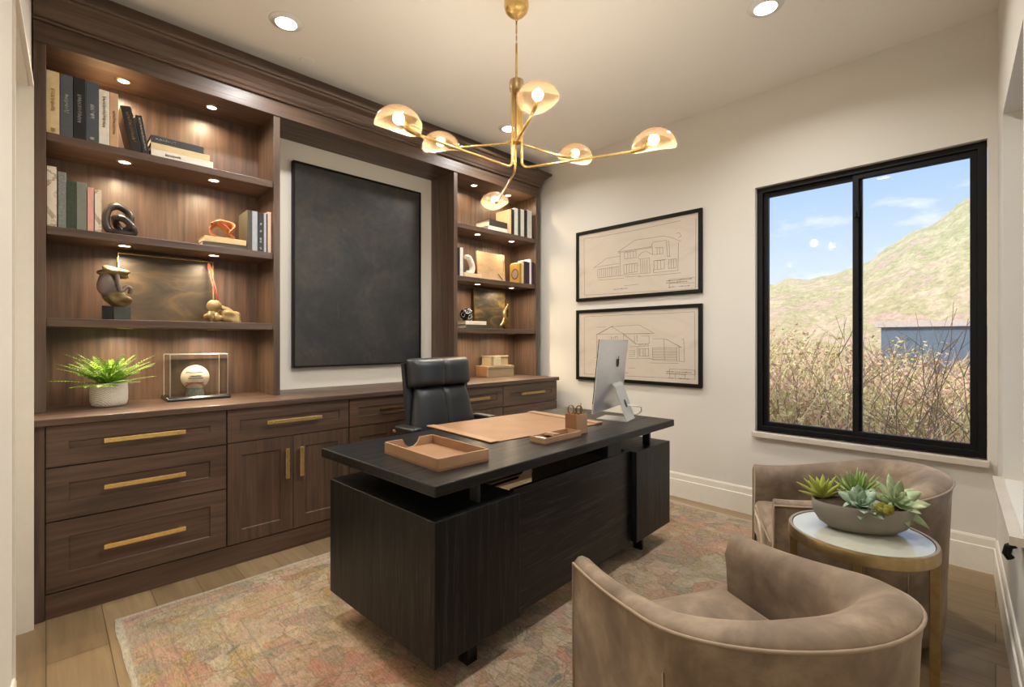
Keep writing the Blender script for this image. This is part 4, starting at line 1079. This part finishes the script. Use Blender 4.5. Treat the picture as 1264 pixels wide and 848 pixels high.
book('cream upright book between the golden and purple books', .030, .15, .212, colour(214, 190, 150), (3.357, y, z), group=G4)
book('dark purple thick book left of the slim white one', .080, .16, .222, colour(46, 28, 36), (3.390, y, z), group=G4)
book('slim white book between two dark purple books', .026, .165, .252, colour(222, 214, 218), (3.472, y, z), group=G4)
book('dark purple book at far right end of the right second shelf', .036, .16, .226, colour(62, 36, 46), (3.500, y, z), group=G4)
G5 = 'books on the third shelf of the right bookcase'
z = SH[2] + .0005
lying('dark glossy magazine under the white book on the right third shelf', 2.655, 3.285, z, .225, .17, .030, colour(70, 68, 62, .2), R(-2), G5)
lying('white flat book under the black beaded sculpture', 2.654, 3.29, z + .032, .245, .16, .033, colour(220, 208, 184), 0, G5)

# ------------------------------------------------------------------ sculptures and pictures on the shelves
def art(o, label, cat, loc, rot=(0, 0, 0)):
    tag(o, label, cat); o.location = loc; o.rotation_euler = rot; return o
def smooth_curve(pts, n=90, closed=True):
    P = [Vector(p) for p in pts]; N = len(P); out = []
    seg = N if closed else N - 1
    for i in range(seg):
        g = (lambda k: P[k % N]) if closed else (lambda k: P[max(0, min(N - 1, k))])
        p0, p1, p2, p3 = g(i - 1), g(i), g(i + 1), g(i + 2)
        q = n // seg
        for k in range(q):
            u = k / q
            out.append(.5 * ((2 * p1) + (-p0 + p2) * u + (2 * p0 - 5 * p1 + 4 * p2 - p3) * u * u + (-p0 + 3 * p1 - 3 * p2 + p3) * u ** 3))
    if not closed: out.append(P[-1])
    return out
# dark interlocking loop
m = MB()
c = smooth_curve([(-.045, -.02, .03), (-.058, -.01, .085), (-.045, .0, .145), (-.005, .01, .17), (.04, .02, .145), (.05, .02, .10), (.045, .03, .06), (.015, .035, .045), (-.01, .03, .075), (-.015, -.02, .10), (.02, -.035, .095), (.05, -.04, .06), (.06, -.03, .028), (.03, -.03, .02), (-.01, -.03, .018)], 150)
m.tube(c, .0185, 14, True); art(m.build('knot_sculpture', M['dark_knot'], None, True), 'dark brown glazed knot sculpture on the second shelf', 'sculpture', (.287, 3.375, SH[1]))
# orange folded ribbon
m = MB()
c = smooth_curve([(-.07, -.02, .085), (-.035, -.02, .103), (.0, 0, .07), (.035, .02, .045), (.05, .02, .02), (.065, .0, .006), (.045, -.01, .03), (.03, -.02, .042), (.06, 0, .08), (.04, .02, .10), (-.01, .02, .105), (-.02, .02, .1)], 130, False)
m.tube(c, .006, 8, flat=4.2)
c = smooth_curve([(.035, 0, .012), (-.02, -.01, .007), (-.06, -.01, .02), (-.072, 0, .05), (-.045, .01, .083), (-.005, .01, .085), (.03, .01, .055)], 90, False)
m.tube(c, .006, 8, flat=4.2)
art(m.build('ribbon_sculpture', M['terracotta'], None, True), 'orange terracotta ribbon sculpture on the cream flat book', 'sculpture', (.79, 3.38, SH[1] + .062))
# umber canvas with gilt edge
t = thing('canvas', 'brown abstract canvas leaning at the back of the third shelf', 'painting', (0, 0, 0)); 
zc = SH[2] + .002
m = MB(); m.box(.300, .766, 3.530, 3.545, zc, zc + .388); m.build('canvas_face', M['canvas_brown'], t)
frame_xz(.294, .772, zc - .001, zc + .394, .006, 3.524, 3.55, 'frame', M['brass'], t)
AUTO.append(t); t.rotation_euler = (R(-2), 0, 0)
# abstract head on black base
t = thing('sculpture', 'abstract grey and gold stone sculpture on black block on the third shelf', 'sculpture', (.262, 3.375, SH[2]))
m = MB(); m.box(-.048, -.002, -.03, .03, 0, .076, .002); m.build('base_block', M['screen'], t)
m = MB(); m.box(-.001, .074, -.025, .025, 0, .074, .002); m.build('base_block', colour(62, 68, 60, .15), t)
def lumpy(name, mat, parent, c, r, seed, amp=.25, seg=28, rot=None):
    m = MB(); rn = random.Random(seed); ph = [(rn.uniform(1.5, 3.5), rn.uniform(0, 6), Vector((rn.uniform(-1, 1), rn.uniform(-1, 1), rn.uniform(-1, 1)))) for _ in range(5)]
    rows = []
    for i in range(17):
        a = PI * min(max(i, .01), 15.99) / 16; row = []
        for j in range(seg):
            b = 2 * PI * j / seg; d = Vector((math.sin(a) * math.cos(b), math.sin(a) * math.sin(b), math.cos(a)))
            f = 1 + amp * sum(math.sin(w * d.dot(v) * 2 + p) for w, p, v in ph) / 3
            p = Vector((d.x * r[0] * f, d.y * r[1] * f, d.z * r[2] * f))
            if rot: p = Matrix.Rotation(rot, 3, 'Y') @ p
            row.append(p + Vector(c))
        rows.append(row)
    m.grid(rows, closed_v=True, cap=True); return m.build(name, mat, parent, True)
lumpy('stone_body', M['grey_stone'], t, (-.022, 0, .185), (.042, .035, .085), 4, .22, rot=-.12)
lumpy('stone_crest', M['olive_gold'], t, (.008, 0, .262), (.062, .036, .030), 9, .3, rot=.15)
lumpy('stone_chin', M['olive_gold'], t, (.022, -.002, .118), (.055, .04, .040), 12, .25)
m = MB(); m.tube(smooth_curve([(.012, -.02, .27), (.020, -.032, .20), (.03, -.03, .16), (.055, -.02, .185), (.074, -.01, .175), (.07, 0, .15)], 40, False), [.010] * 41 if False else .010, 10); m.build('stone_rib', M['grey_stone'], t, True)
# gold stone with cord
t = thing('sculpture', 'pale gold stone sculpture with red cord at the right of the third shelf', 'sculpture', (.79, 3.38, SH[2]))
lumpy('stone_body', M['gold_rock'], t, (.045, 0, .034), (.072, .045, .040), 21, .25, rot=.3)
lumpy('stone_foot', M['gold_rock'], t, (-.072, -.012, .034), (.028, .03, .038), 23, .3)
lumpy('stone_foot', M['gold_rock'], t, (-.034, -.02, .028), (.026, .028, .030), 29, .3)
lumpy('stone_disc', M['gold_rock'], t, (-.050, -.012, .100), (.040, .016, .036), 25, .14, rot=-.2)
lumpy('stone_slab', M['gold_rock'], t, (.022, .01, .078), (.062, .022, .019), 27, .12, rot=.5)
m = MB(); m.tube(smooth_curve([(-.036, -.012, .13), (-.050, .0, .20), (-.060, .05, .29), (-.060, .10, .365), (-.052, .11, .372), (-.046, .06, .29), (-.036, .01, .20), (-.028, -.008, .13)], 64, False), .0035, 8); m.build('cord', M['cord_red'], t, True)
# right bookcase
t = MB().tube(smooth_curve([(-.045, 0, .145), (-.020, 0, .150), (.008, 0, .135), (.030, 0, .095), (.042, 0, .055), (.030, 0, .020), (.0, 0, .010), (-.025, 0, .012)], 60, False), [.018 + .010 * math.sin(PI * k / 56) for k in range(57)], 14)
art(t.build('curved_sculpture', M['horn'], None, True), 'white comma shaped sculpture on the cream flat book', 'sculpture', (2.735, 3.345, SH[1] + .037))
t = MB().box(-.028, .028, -.03, .03, 0, .125, .003); art(t.build('glass_block', colour(96, 102, 98, .12), None), 'smoky grey block behind the white curved sculpture', 'ornament', (2.672, 3.395, SH[1] + .037))
t = thing('art_board', 'beige abstract picture board leaning behind the right second shelf', 'painting', (0, 0, 0))
m = MB(); m.box(2.93, 3.285, 3.44, 3.46, SH[1] + .002, SH[1] + .29, .002); m.build('board', M['beige_board'], t)
m = MB(); m.tube([(3.19, 3.437, SH[1] + .09), (3.245, 3.437, SH[1] + .04)], .003, 6); m.build('brush_stroke', M['dark_mark'], t)
m = MB(); m.tube([(3.265, 3.437, SH[1] + .235), (3.262, 3.437, SH[1] + .12)], .002, 6); m.build('brush_stroke', M['dark_mark'], t)
AUTO.append(t); t.rotation_euler = (R(-4), 0, 0)
t = thing('canvas', 'dark olive abstract canvas leaning at the back of the right third shelf', 'painting', (0, 0, 0))
m = MB(); m.box(2.945, 3.355, 3.512, 3.528, zc, zc + .385); m.build('canvas_face', M['canvas_dark'], t)
frame_xz(2.938, 3.362, zc - .001, zc + .391, .007, 3.506, 3.53, 'frame', M['bronze'], t)
AUTO.append(t); t.rotation_euler = (R(-2), 0, 0)
t = thing('bead_sculpture', 'black ball of interlaced loops on the white flat book', 'sculpture', (2.725, 3.365, SH[2] + .0655))
m = MB()
for k in range(9):
    a = k * 2.4; zq = -.8 + 1.6 * k / 8; rr_ = math.sqrt(1 - zq * zq)
    nrm = Vector((rr_ * math.cos(a), rr_ * math.sin(a), zq)); q = nrm.to_track_quat('Z', 'Y').to_matrix()
    m.tube([q @ Vector((.030 * math.cos(2 * PI * j / 20), .030 * math.sin(2 * PI * j / 20), .046)) + Vector((0, 0, .056)) for j in range(20)], .0075, 8, True)
m.ball((0, 0, .056), .046, seg=20, rings=12); m.build('loops', M['black_knot'], t, True)
m = MB()
for k in range(9):
    a = k * 2.4; zq = -.8 + 1.6 * k / 8; rr_ = math.sqrt(1 - zq * zq)
    nrm = Vector((rr_ * math.cos(a), rr_ * math.sin(a), zq)); q = nrm.to_track_quat('Z', 'Y').to_matrix()
    m.tube([q @ Vector((.020 * math.cos(2 * PI * j / 16), .020 * math.sin(2 * PI * j / 16), .0475)) + Vector((0, 0, .056)) for j in range(16)], .0022, 6, True)
o = m.build('pale_veins', M['white_mark'], t, True)
t = thing('sculpture', 'slender bronze figure sculpture beside the dark canvas on right third shelf', 'sculpture', (3.165, 3.33, SH[2]))
lumpy('figure_base', M['bronze'], t, (.02, 0, .062), (.048, .035, .068), 31, .2)
m = MB(); m.tube(smooth_curve([(-.06, -.01, .03), (-.03, -.01, .06), (.0, 0, .10), (.0, 0, .16), (.02, 0, .20), (.045, 0, .24)], 50, False), [.008 + .012 * math.sin(PI * k / 50) for k in range(51)], 10); m.build('figure_body', M['brass_dark'], t, True)
m = MB(); m.tube(smooth_curve([(.05, 0, .10), (.055, 0, .17), (.03, 0, .22), (.02, 0, .27), (.025, 0, .295)], 40, False), [.016 - .012 * k / 40 for k in range(41)], 10); m.build('figure_arm', M['bronze'], t, True)
# bone boxes on the worktop
t = thing('box', 'lower two-tone bone inlay box on the worktop under the smaller box', 'box')
m = MB(); m.box(3.012, 3.36, 3.395, 3.575, CT + .001, CT + .082, .003); m.build('box_body', M['bone'], t)
m = MB(); m.box(3.010, 3.362, 3.393, 3.577, CT + .083, CT + .108, .003); m.build('box_lid', M['bone'], t)
m = MB(); m.box(3.007, 3.014, 3.41, 3.57, CT + .004, CT + .105, .001); m.build('end_panel', colour(136, 98, 70), t)
t = thing('box', 'smaller bone book-shaped box on top of the lower bone inlay box', 'box')
m = MB(); m.box(3.06, 3.30, 3.41, 3.56, CT + .109, CT + .118, .002); m.box(3.06, 3.30, 3.41, 3.56, CT + .195, CT + .204, .002); m.box(3.066, 3.296, 3.415, 3.55, CT + .116, CT + .197, .004); m.build('box_body', M['bone'], t)
m = MB(); m.box(3.10, 3.19, 3.408, 3.414, CT + .114, CT + .200, .001); m.build('pale_band', colour(176, 166, 146), t)

# ------------------------------------------------------------------ fern and baseball case
PC = Vector((.245, 3.375, CT))
t = thing('potted_fern', 'bushy green fern in a white woven pot on the worktop', 'plant', PC)
m = MB(); m.lathe([(0, 0.0005), (.062, .0005), (.074, .008), (.080, .03), (.081, .08), (.079, .118), (.077, .126), (.072, .126), (.070, .118), (.070, .10), (0, .10)], 48, cap=False); m.build('pot', M['rope'], t, True, auto=60)
m = MB(); m.lathe([(0, .112), (.069, .108)], 24, cap=False); m.build('soil', M['soil'], t)
rn = random.Random(11)
NF = 60
for k in range(NF):
    a = 2.4 * k + rn.uniform(-.15, .15); tier = k % 4
    L = (.245, .26, .265, .24)[tier] * rn.uniform(.85, 1.1); el = (R(16), R(36), R(55), R(74))[tier] + rn.uniform(-.1, .1)
    droop = (.035, .035, .045, .035)[tier] * rn.uniform(.7, 1.2)
    d = Vector((math.cos(a), math.sin(a), 0))
    if d.y > .2: L *= .8 - .12 * (3 - tier) / 3
    if d.y < -.5: L *= .85
    if d.x > .5: L *= .92
    m = MB(); pts = []
    n = 19
    for i in range(n + 1):
        u = i / n
        pts.append(Vector((0, 0, .105)) + d * (.010 + L * u * (math.cos(el) * .85 + .30 * u * math.sin(el))) + Vector((0, 0, L * u * math.sin(el) - droop * u ** 2.2)))
    m.tube(pts, [.0022 * (1 - .7 * i / n) for i in range(n + 1)], 5)
    for i in range(3, n):
        u = i / n; tg = (pts[i + 1] - pts[i - 1]).normalized(); sd = tg.cross(Vector((0, 0, 1))).normalized(); upv = sd.cross(tg)
        pl = (.036 * math.sin(PI * min(1, .12 + .9 * u)) ** .8 + .006) * L / .23
        for s in (-1, 1):
            dr = (sd * s + tg * .45 + upv * .12).normalized(); wv = dr.cross(upv).normalized() * (.0036 * (1 - .4 * u) * L / .23)
            b = pts[i]; mid = b + dr * pl * .5 - Vector((0, 0, .001)); tip = b + dr * pl - Vector((0, 0, pl * .22))
            m.poly([b + wv * .5, mid + wv, tip, mid - wv, b - wv * .5, b + upv * .001, mid + upv * .0015], [(0, 1, 6, 5), (5, 6, 3, 4), (1, 2, 6), (6, 2, 3), (4, 3, 1, 0)])
    m.build('frond', M['fern'], t)
t = thing('display_case', 'clear display case with dark green base beside the fern, holding a ball', 'display case')
bx = (.497, .818, 3.322, 3.552)
m = MB(); m.prism([(bx[2], CT + .0005), (bx[3], CT + .0005), (bx[3], CT + .014), (bx[3] - .012, CT + .024), (bx[2] + .012, CT + .024), (bx[2], CT + .014)], bx[0], bx[1], lambda a, b, c: (c, a, b)); m.build('base', M['dark_base'], t, bevel=.002)
gx = (bx[0] + .014, bx[1] - .014, bx[2] + .014, bx[3] - .014, CT + .0245, CT + .272)
m = MB()
m.box(*gx); 
o = m.build('glass_cover', M['case_glass'], t)
m = MB()
for x in gx[:2]:
    for y in gx[2:4]: m.tube([(x, y, gx[4]), (x, y, gx[5])], .0012, 5)
for q in ([(gx[0], gx[2]), (gx[1], gx[2]), (gx[1], gx[3]), (gx[0], gx[3])],):
    for k in range(4): m.tube([(q[k][0], q[k][1], gx[5]), (q[(k + 1) % 4][0], q[(k + 1) % 4][1], gx[5])], .0012, 5)
m.build('cover_edges', colour(176, 180, 174, .2), t)
BC = Vector((.652, 3.437, CT + .130)); BR = .074
m = MB(); m.lathe([(.048, .0), (.040, .03), (.034, .046), (.026, .046), (.0, .030)], 32, (BC.x, BC.y, CT + .0245)); m.build('ball_stand', M['speckle'], t, True, auto=50)
t = thing('baseball', 'large cream signed baseball standing inside the clear display case', 'ball', BC, (0, 0, R(-11)))
m = MB(); m.ball((0, 0, 0), BR, seg=40, rings=24); m.build('ball_cover', M['ball_leather'], t, True)
def on_ball(lon, lat): 
    return Vector((math.sin(lon) * math.cos(lat), -math.cos(lon) * math.cos(lat), math.sin(lat))) * (BR + .0006)
m = MB()
pts = []
for k in range(61):
    u = k / 60; lon = R(-60 + 120 * u); lat = R(-46 + 22 * math.sin(PI * u))
    pts.append(on_ball(lon, lat))
m.tube(pts, .0012, 5)
for k in range(2, 60, 3):
    p = pts[k]; q = pts[k + 1]; tg = (q - p).normalized(); up = p.normalized().cross(tg)
    m.tube([p + up * .007 + tg * .003, p, p - up * .007 + tg * .003], .001, 4)
o = m.build('stitching', M['thread_red'], t)
for (lon0, lon1, lat0, amp, sd) in ((-42, 40, 26, 5, 1), (-20, 26, 8, 5, 2), (-26, 34, -2, 4, 3), (-44, 42, -24, 5, 4)):
    m = MB(); rn = random.Random(sd); pts = []; n = 34
    for k in range(n): pts.append(on_ball(R(lon0 + (lon1 - lon0) * k / n + rn.uniform(-1.5, 1.5)), R(lat0 + amp * (.8 if k % 2 else -.5) * rn.uniform(.3, 1))))
    m.tube(pts, .0017, 4); m.build('signature', M['pen_ink'] if sd != 4 else M['thread_red'], t)

# ------------------------------------------------------------------ chandelier
CX, CY = 1.75, 1.75
t = thing('chandelier', 'brass six-armed chandelier with amber glass dome shades above the desk', 'chandelier')
def V3(x, y, z): return (CX + x, CY + y, z)
m = MB(); m.lathe([(0, CZ - .001), (.062, CZ - .001), (.064, CZ - .05), (.058, CZ - .072), (.040, CZ - .092), (.014, CZ - .102), (.0, CZ - .103)], 40, (CX, CY, 0), cap=False); m.build('canopy', M['brass'], t, True, auto=60)
m = MB(); m.tube([V3(.010 * math.cos(2 * PI * k / 20), 0, 2.948 + .014 * math.sin(2 * PI * k / 20)) for k in range(20)], .0022, 6, True); m.build('chain_link', M['brass'], t, True)
m = MB(); m.tube([V3(0, 0, 2.936), V3(0, 0, 2.872)], .0045, 8); m.build('chain_rod', M['brass'], t, True)
for zq in (2.865, 2.826):
    m = MB(); m.tube([V3(.010 * math.cos(2 * PI * k / 20) * .7, .010 * math.cos(2 * PI * k / 20) * .7, zq + .012 * math.sin(2 * PI * k / 20)) for k in range(20)], .0024, 6, True); m.build('chain_link', M['brass'], t, True)
m = MB(); m.tube([V3(0, 0, 2.856), V3(0, 0, 2.836)], .004, 8); m.build('chain_rod', M['brass'], t, True)
m = MB(); m.tube([V3(0, 0, 2.818), V3(0, 0, 2.58)], .0062, 10); m.build('stem', M['brass'], t, True)
m = MB(); m.lathe([(0, 2.625), (.034, 2.625), (.036, 2.62), (.036, 2.578), (.034, 2.572), (0, 2.572)], 32, (CX, CY, 0), cap=False); m.build('hub', M['brass_dark'], t, True, auto=40)
m = MB(); m.lathe([(0, 2.31), (.026, 2.31), (.026, 2.30), (0, 2.30)], 24, (CX, CY, 0), cap=False); m.build('collar', M['brass'], t, True, auto=40)
def dome(az, r_arm, z, sr, tiltdeg):
    """shade at the end of an arm: shallow dome with a wavy rim, tipped outwards"""
    d = Vector((math.cos(az), math.sin(az), 0)); base = Vector((CX, CY, z)) + d * r_arm
    mt = Matrix.Translation(base) @ Matrix.Rotation(az, 4, 'Z') @ Matrix.Rotation(R(tiltdeg), 4, 'Y')
    n = 44
    def shell(r_, k):
        rows = []
        for i in range(13):
            u = i / 12; row = []; ph = u * PI / 2
            for j in range(n):
                a = 2 * PI * j / n
                q = r_ * math.sin(ph) if i else .0003
                row.append(mt @ Vector((q * math.cos(a) * 1.06, q * math.sin(a) * .97, r_ * .80 * math.cos(ph) - sr * .14 * u ** 3 * math.cos(2 * a) - k)))
            rows.append(row)
        return rows
    m = MB(); m.grid(shell(sr, 0), closed_v=True); sh = m.build('shade', M['shade'], t, True)
    m = MB(); m.grid(shell(sr - .003, .0005), closed_v=True); m.build('shade_lining', M['shade_in'], sh, True)
    bp = mt @ Vector((.0, 0, .028))
    m = MB(); m.ball(bp, .025, seg=20, rings=12); m.build('bulb', M['bulb'], sh, True)
    m = MB(); m.tube([mt @ Vector((-sr * 1.06, 0, -.012)), mt @ Vector((-sr * .5, 0, -.004)), mt @ Vector((-.024, 0, .020))], [.008, .011, .013], 12); m.build('socket', M['brass'], sh, True)
    lt = bpy.data.lights.new('chandelier_lamp', 'POINT'); lt.energy = 114; lt.color = (1.0, .975, .91); lt.shadow_soft_size = .026
    lo = bpy.data.objects.new('chandelier_lamp', lt); COL.objects.link(lo); lo.location = bp
    return mt @ Vector((-sr * 1.06, 0, -.012))
for tier, (azs, ra, z, hr) in enumerate((((R(179), R(57), R(-67)), .690, 2.165, .030), ((R(124), R(-9), R(-122)), .415, 2.302, .020))):
    for k, az in enumerate(azs):
        d = Vector((math.cos(az), math.sin(az), 0)); up = Vector((0, 0, 1)); o_ = Vector((CX, CY, 0))
        e = dome(az, ra, z + .012, .096, 0)
        pts = [o_ + d * hr + up * 2.575, o_ + d * hr + up * (z + .035)]
        for q in range(1, 7):
            a = q / 6 * PI / 2; pts.append(o_ + d * (hr + .035 * (1 - math.cos(a))) + up * (z + .035 * (1 - math.sin(a))))
        pts.append(e)
        m = MB(); m.tube(pts, .0066, 10); m.build('arm', M['brass'] , t, True)
# ------------------------------------------------------------------ outdoors
def hill_h(x, y):
    a = math.degrees(math.atan2(y, x))            # bearing from the room
    d = math.hypot(x, y)
    base = -.6 + .03 * max(0, d - 6)
    P_ = ((40, 4.5), (17.2, 4.8), (10.1, 5.3), (9.3, 5.7), (5, 7.2), (1.4, 8.7), (-4, 10.2), (-40, 12))
    for (a1, r1), (a2, r2) in zip(P_, P_[1:]):
        if a2 <= a <= a1: ridge = r1 + (r2 - r1) * (a1 - a) / (a1 - a2); break
    else: ridge = 5
    ridge += .10 * math.sin(a * 1.3) + .08 * math.sin(a * 3.7)
    f = max(0, min(1, (d - 14) / 21)); f = f * f * (3 - 2 * f)
    return base + (ridge - base) * f + .10 * math.sin(x * 1.7) * math.sin(y * 1.3)
m = MB(); rows = []
for i in range(70):
    row = []
    for j in range(80):
        d = 4.6 + 34 * (i / 69) ** 1.3; a = R(-24 + 80 * j / 79)
        x, y = d * math.cos(a), d * math.sin(a)
        if i == 0: x = 4.3; y = -2 + 9.5 * j / 79
        row.append((x, y, hill_h(x, y) if i else -.6))
    rows.append(row)
m.grid(rows)
t = NT('dry_hillside'); v = t.coords()
n = t.noise(v, .55, 6, .65, .6); n2 = t.noise(v, 4.5, 5, .7, .8)
c = t.ramp(n, [(.3, srgb(208, 178, 164)), (.42, srgb(214, 202, 172)), (.52, srgb(188, 186, 142)), (.62, srgb(214, 188, 176)), (.75, srgb(178, 178, 138))])
c = t.mix(c, t.ramp(n2, [(.35, (.72, .70, .68, 1)), (.65, (1.15, 1.14, 1.12, 1))]), 1.0, 'MULTIPLY')
sz = t.add('ShaderNodeSeparateXYZ'); t.link(v, sz.inputs[0])
zr = t.add('ShaderNodeMapRange'); zr.inputs[1].default_value = .5; zr.inputs[2].default_value = 5.5; t.link(sz.outputs['Z'], zr.inputs[0])
c = t.mix(c, t.ramp(zr.outputs[0], [(0, (1.0, .86, .82, 1)), (.5, (1.0, .92, .88, 1)), (1, (.96, .98, .92, 1))]), 1.0, 'MULTIPLY')
t.set(Base_Color=c, Roughness=.95); t.bump(n2, .6, .2)
M['hill'] = t.m
o = m.build('hillside', M['hill'], None, True); struct(o)
# low building beyond the brush
b = thing('low_building', 'low blue grey building with pale roof edge beyond the brush outside the window', 'building')
m = MB(); m.box(13.0, 15.5, -.6, 1.75, .2, 1.56); m.build('wall', colour(108, 122, 136, .8), b)
m = MB(); m.box(12.9, 15.6, -.7, 1.85, 1.56, 1.68); m.build('roof_slab', colour(206, 190, 178, .8), b)
# tangle of dry grass, twigs and leaves
rn = random.Random(21)
def blades(name, count, dmin, dmax, hmin, hmax, mat, label, leafy=False, wid=.008):
    m = MB()
    for k in range(count):
        a = R(rn.uniform(-3, 22)); d = dmin + (dmax - dmin) * rn.random() ** .8
        x, y = d * math.cos(a), d * math.sin(a); z0 = hill_h(x, y)
        h = rn.uniform(hmin, hmax) * (1 + .03 * d) * (.8 + .02 * math.degrees(a))
        lean = Vector((rn.uniform(-.5, .5), rn.uniform(-.6, .6), 0)) * h
        w = wid * (.6 + .12 * d)
        s = Vector((-math.sin(a), math.cos(a), 0)) * w; f = Vector((math.cos(a), math.sin(a), 0)) * w * .5
        p0 = Vector((x, y, z0)); p1 = p0 + lean * .3 + Vector((0, 0, h * .6)); p2 = p0 + lean + Vector((0, 0, h))
        m.poly([p0 - s, p0 + s, p1 + s * .8, p1 - s * .8, p2, p0 + f, p1 + f], [(0, 1, 2, 3), (3, 2, 4), (0, 5, 6, 3), (5, 1, 2, 6), (3, 6, 4), (6, 2, 4)])
        if leafy:
            for q in range(rn.randint(4, 9)):
                b_ = p0.lerp(p2, rn.uniform(.35, 1)); r = rn.uniform(.03, .08) * (.5 + .08 * d)
                dv = Vector((rn.uniform(-1, 1), rn.uniform(-1, 1), rn.uniform(-.4, .8))).normalized(); sv = dv.cross(Vector((rn.uniform(-1, 1), rn.uniform(-1, 1), 1))).normalized() * r * .3
                m.poly([b_, b_ + dv * r * .5 + sv, b_ + dv * r, b_ + dv * r * .5 - sv, b_ + dv * r * .5 + Vector((0, 0, r * .12))], [(0, 1, 4), (1, 2, 4), (2, 3, 4), (3, 0, 4)])
    o = m.build(name, mat); tag(o, label, 'brush', kind='stuff'); return o
t = NT('mixed_scrub'); v = t.coords(); n = t.noise(v, 1.3, 5, .75, .6)
t.set(Base_Color=t.ramp(n, [(.28, srgb(150, 138, 92)), (.38, srgb(226, 204, 164)), (.46, srgb(214, 168, 152)), (.54, srgb(196, 190, 120)), (.62, srgb(230, 210, 178)), (.70, srgb(176, 140, 118)), (.78, srgb(140, 146, 104))]), Roughness=.9)
blades('dry_brush', 3600, 5.2, 14, .35, 1.35, t.m, 'tangle of straw, pink and olive dry brush outside the window', True)
# bare twigs
m = MB()
for k in range(170):
    a = R(rn.uniform(-2, 21)); d = rn.uniform(4.9, 9); x, y = d * math.cos(a), d * math.sin(a); z0 = hill_h(x, y)
    pts = [Vector((x, y, z0))]; dv = Vector((rn.uniform(-.4, .4), rn.uniform(-.4, .4), 1))
    L = rn.uniform(1.0, 2.35)
    for q in range(6):
        dv = (dv + Vector((rn.uniform(-.45, .45), rn.uniform(-.45, .45), rn.uniform(-.1, .2)))).normalized(); pts.append(pts[-1] + dv * L / 6)
    m.tube(pts, [.007 * (1 - .13 * q) for q in range(7)], 5)
    for q in (2, 3, 4, 5):
        d2 = (dv + Vector((rn.uniform(-1, 1), rn.uniform(-1, 1), rn.uniform(0, .5)))).normalized(); L2 = rn.uniform(.15, .45)
        m.tube([pts[q], pts[q] + d2 * L2 * .5, pts[q] + d2 * L2 + Vector((0, 0, rn.uniform(-.05, .1)))], [.004, .003, .0015], 4)
o = m.build('bare_twigs', plain('twig_bark', srgb(112, 95, 74), .9, 0, .3, 3)); tag(o, 'tangle of bare brown twigs outside the window', 'twigs', kind='stuff')

# ------------------------------------------------------------------ sky, sun, camera
w = bpy.data.worlds.new('World'); scene.world = w; w.use_nodes = True
nt = w.node_tree; bg = nt.nodes['Background']
tc = nt.nodes.new('ShaderNodeTexCoord'); sx = nt.nodes.new('ShaderNodeSeparateXYZ'); nt.links.new(tc.outputs['Generated'], sx.inputs[0])
rp = nt.nodes.new('ShaderNodeValToRGB'); nt.links.new(sx.outputs['Z'], rp.inputs[0])
for e, (p, c) in zip([rp.color_ramp.elements[0], rp.color_ramp.elements[1], rp.color_ramp.elements.new(.3)], ((0.0, srgb(208, 212, 222)), (1.0, srgb(92, 134, 204)), (.3, srgb(142, 172, 222)))): e.position = p; e.color = c
mp = nt.nodes.new('ShaderNodeMapping'); mp.inputs['Scale'].default_value = (3, 3, 9); nt.links.new(tc.outputs['Generated'], mp.inputs[0])
nz = nt.nodes.new('ShaderNodeTexNoise'); nz.inputs['Scale'].default_value = 1.7; nz.inputs['Detail'].default_value = 6; nz.inputs['Roughness'].default_value = .6; nt.links.new(mp.outputs[0], nz.inputs['Vector'])
cr = nt.nodes.new('ShaderNodeValToRGB'); nt.links.new(nz.outputs['Fac'], cr.inputs[0])
cr.color_ramp.elements[0].position = .54; cr.color_ramp.elements[0].color = (0, 0, 0, 1); cr.color_ramp.elements[1].position = .72; cr.color_ramp.elements[1].color = (.8, .8, .8, 1)
mx = nt.nodes.new('ShaderNodeMix'); mx.data_type = 'RGBA'; nt.links.new(cr.outputs[0], mx.inputs[0]); nt.links.new(rp.outputs[0], mx.inputs[6]); mx.inputs[7].default_value = srgb(232, 226, 226)
nt.links.new(mx.outputs[2], bg.inputs['Color']); bg.inputs['Strength'].default_value = 1.35
sl = bpy.data.lights.new('sun', 'SUN'); sl.energy = 2.3; sl.angle = R(2); sl.color = (1, .95, .88)
so = bpy.data.objects.new('sun', sl); COL.objects.link(so); so.rotation_euler = Vector((.8, -.22, -.6)).to_track_quat('-Z', 'Y').to_euler()
# sampling portals in the two window openings
def portal(loc, direction, sx_, sy_):
    l = bpy.data.lights.new('window_portal', 'AREA'); l.shape = 'RECTANGLE'; l.size = sx_; l.size_y = sy_; l.cycles.is_portal = True
    o = bpy.data.objects.new('window_portal', l); COL.objects.link(o); o.location = loc
    o.rotation_euler = direction.to_track_quat('-Z', 'Z').to_euler(); return o
portal((3.82, .628, 1.497), Vector((-1, 0, 0)), 1.2, 1.78)
portal(front_loc(.83, .19, 1.485), Vector((-math.sin(FA), math.cos(FA), 0)), .96, 1.8)

rebase()
cam = bpy.data.cameras.new('camera'); co = bpy.data.objects.new('camera', cam); COL.objects.link(co)
co.location = (0, 0, 1.27); TH = math.atan(597 / 586.)
co.rotation_euler = (PI / 2, 0, TH - PI / 2)
cam.sensor_width = 36; cam.lens = 586 / 1264 * 36; cam.clip_start = .01; cam.clip_end = 200
cam.shift_y = (420.5 - 424) / 1264
scene.camera = co
vs = scene.view_settings; vs.view_transform = 'Standard'; vs.look = 'None'; vs.gamma = 1; vs.use_curve_mapping = False; vs.exposure = 0.34
cy = scene.cycles; cy.use_denoising = True; cy.max_bounces = 10; cy.diffuse_bounces = 6; cy.transparent_max_bounces = 12; cy.sample_clamp_indirect = 8
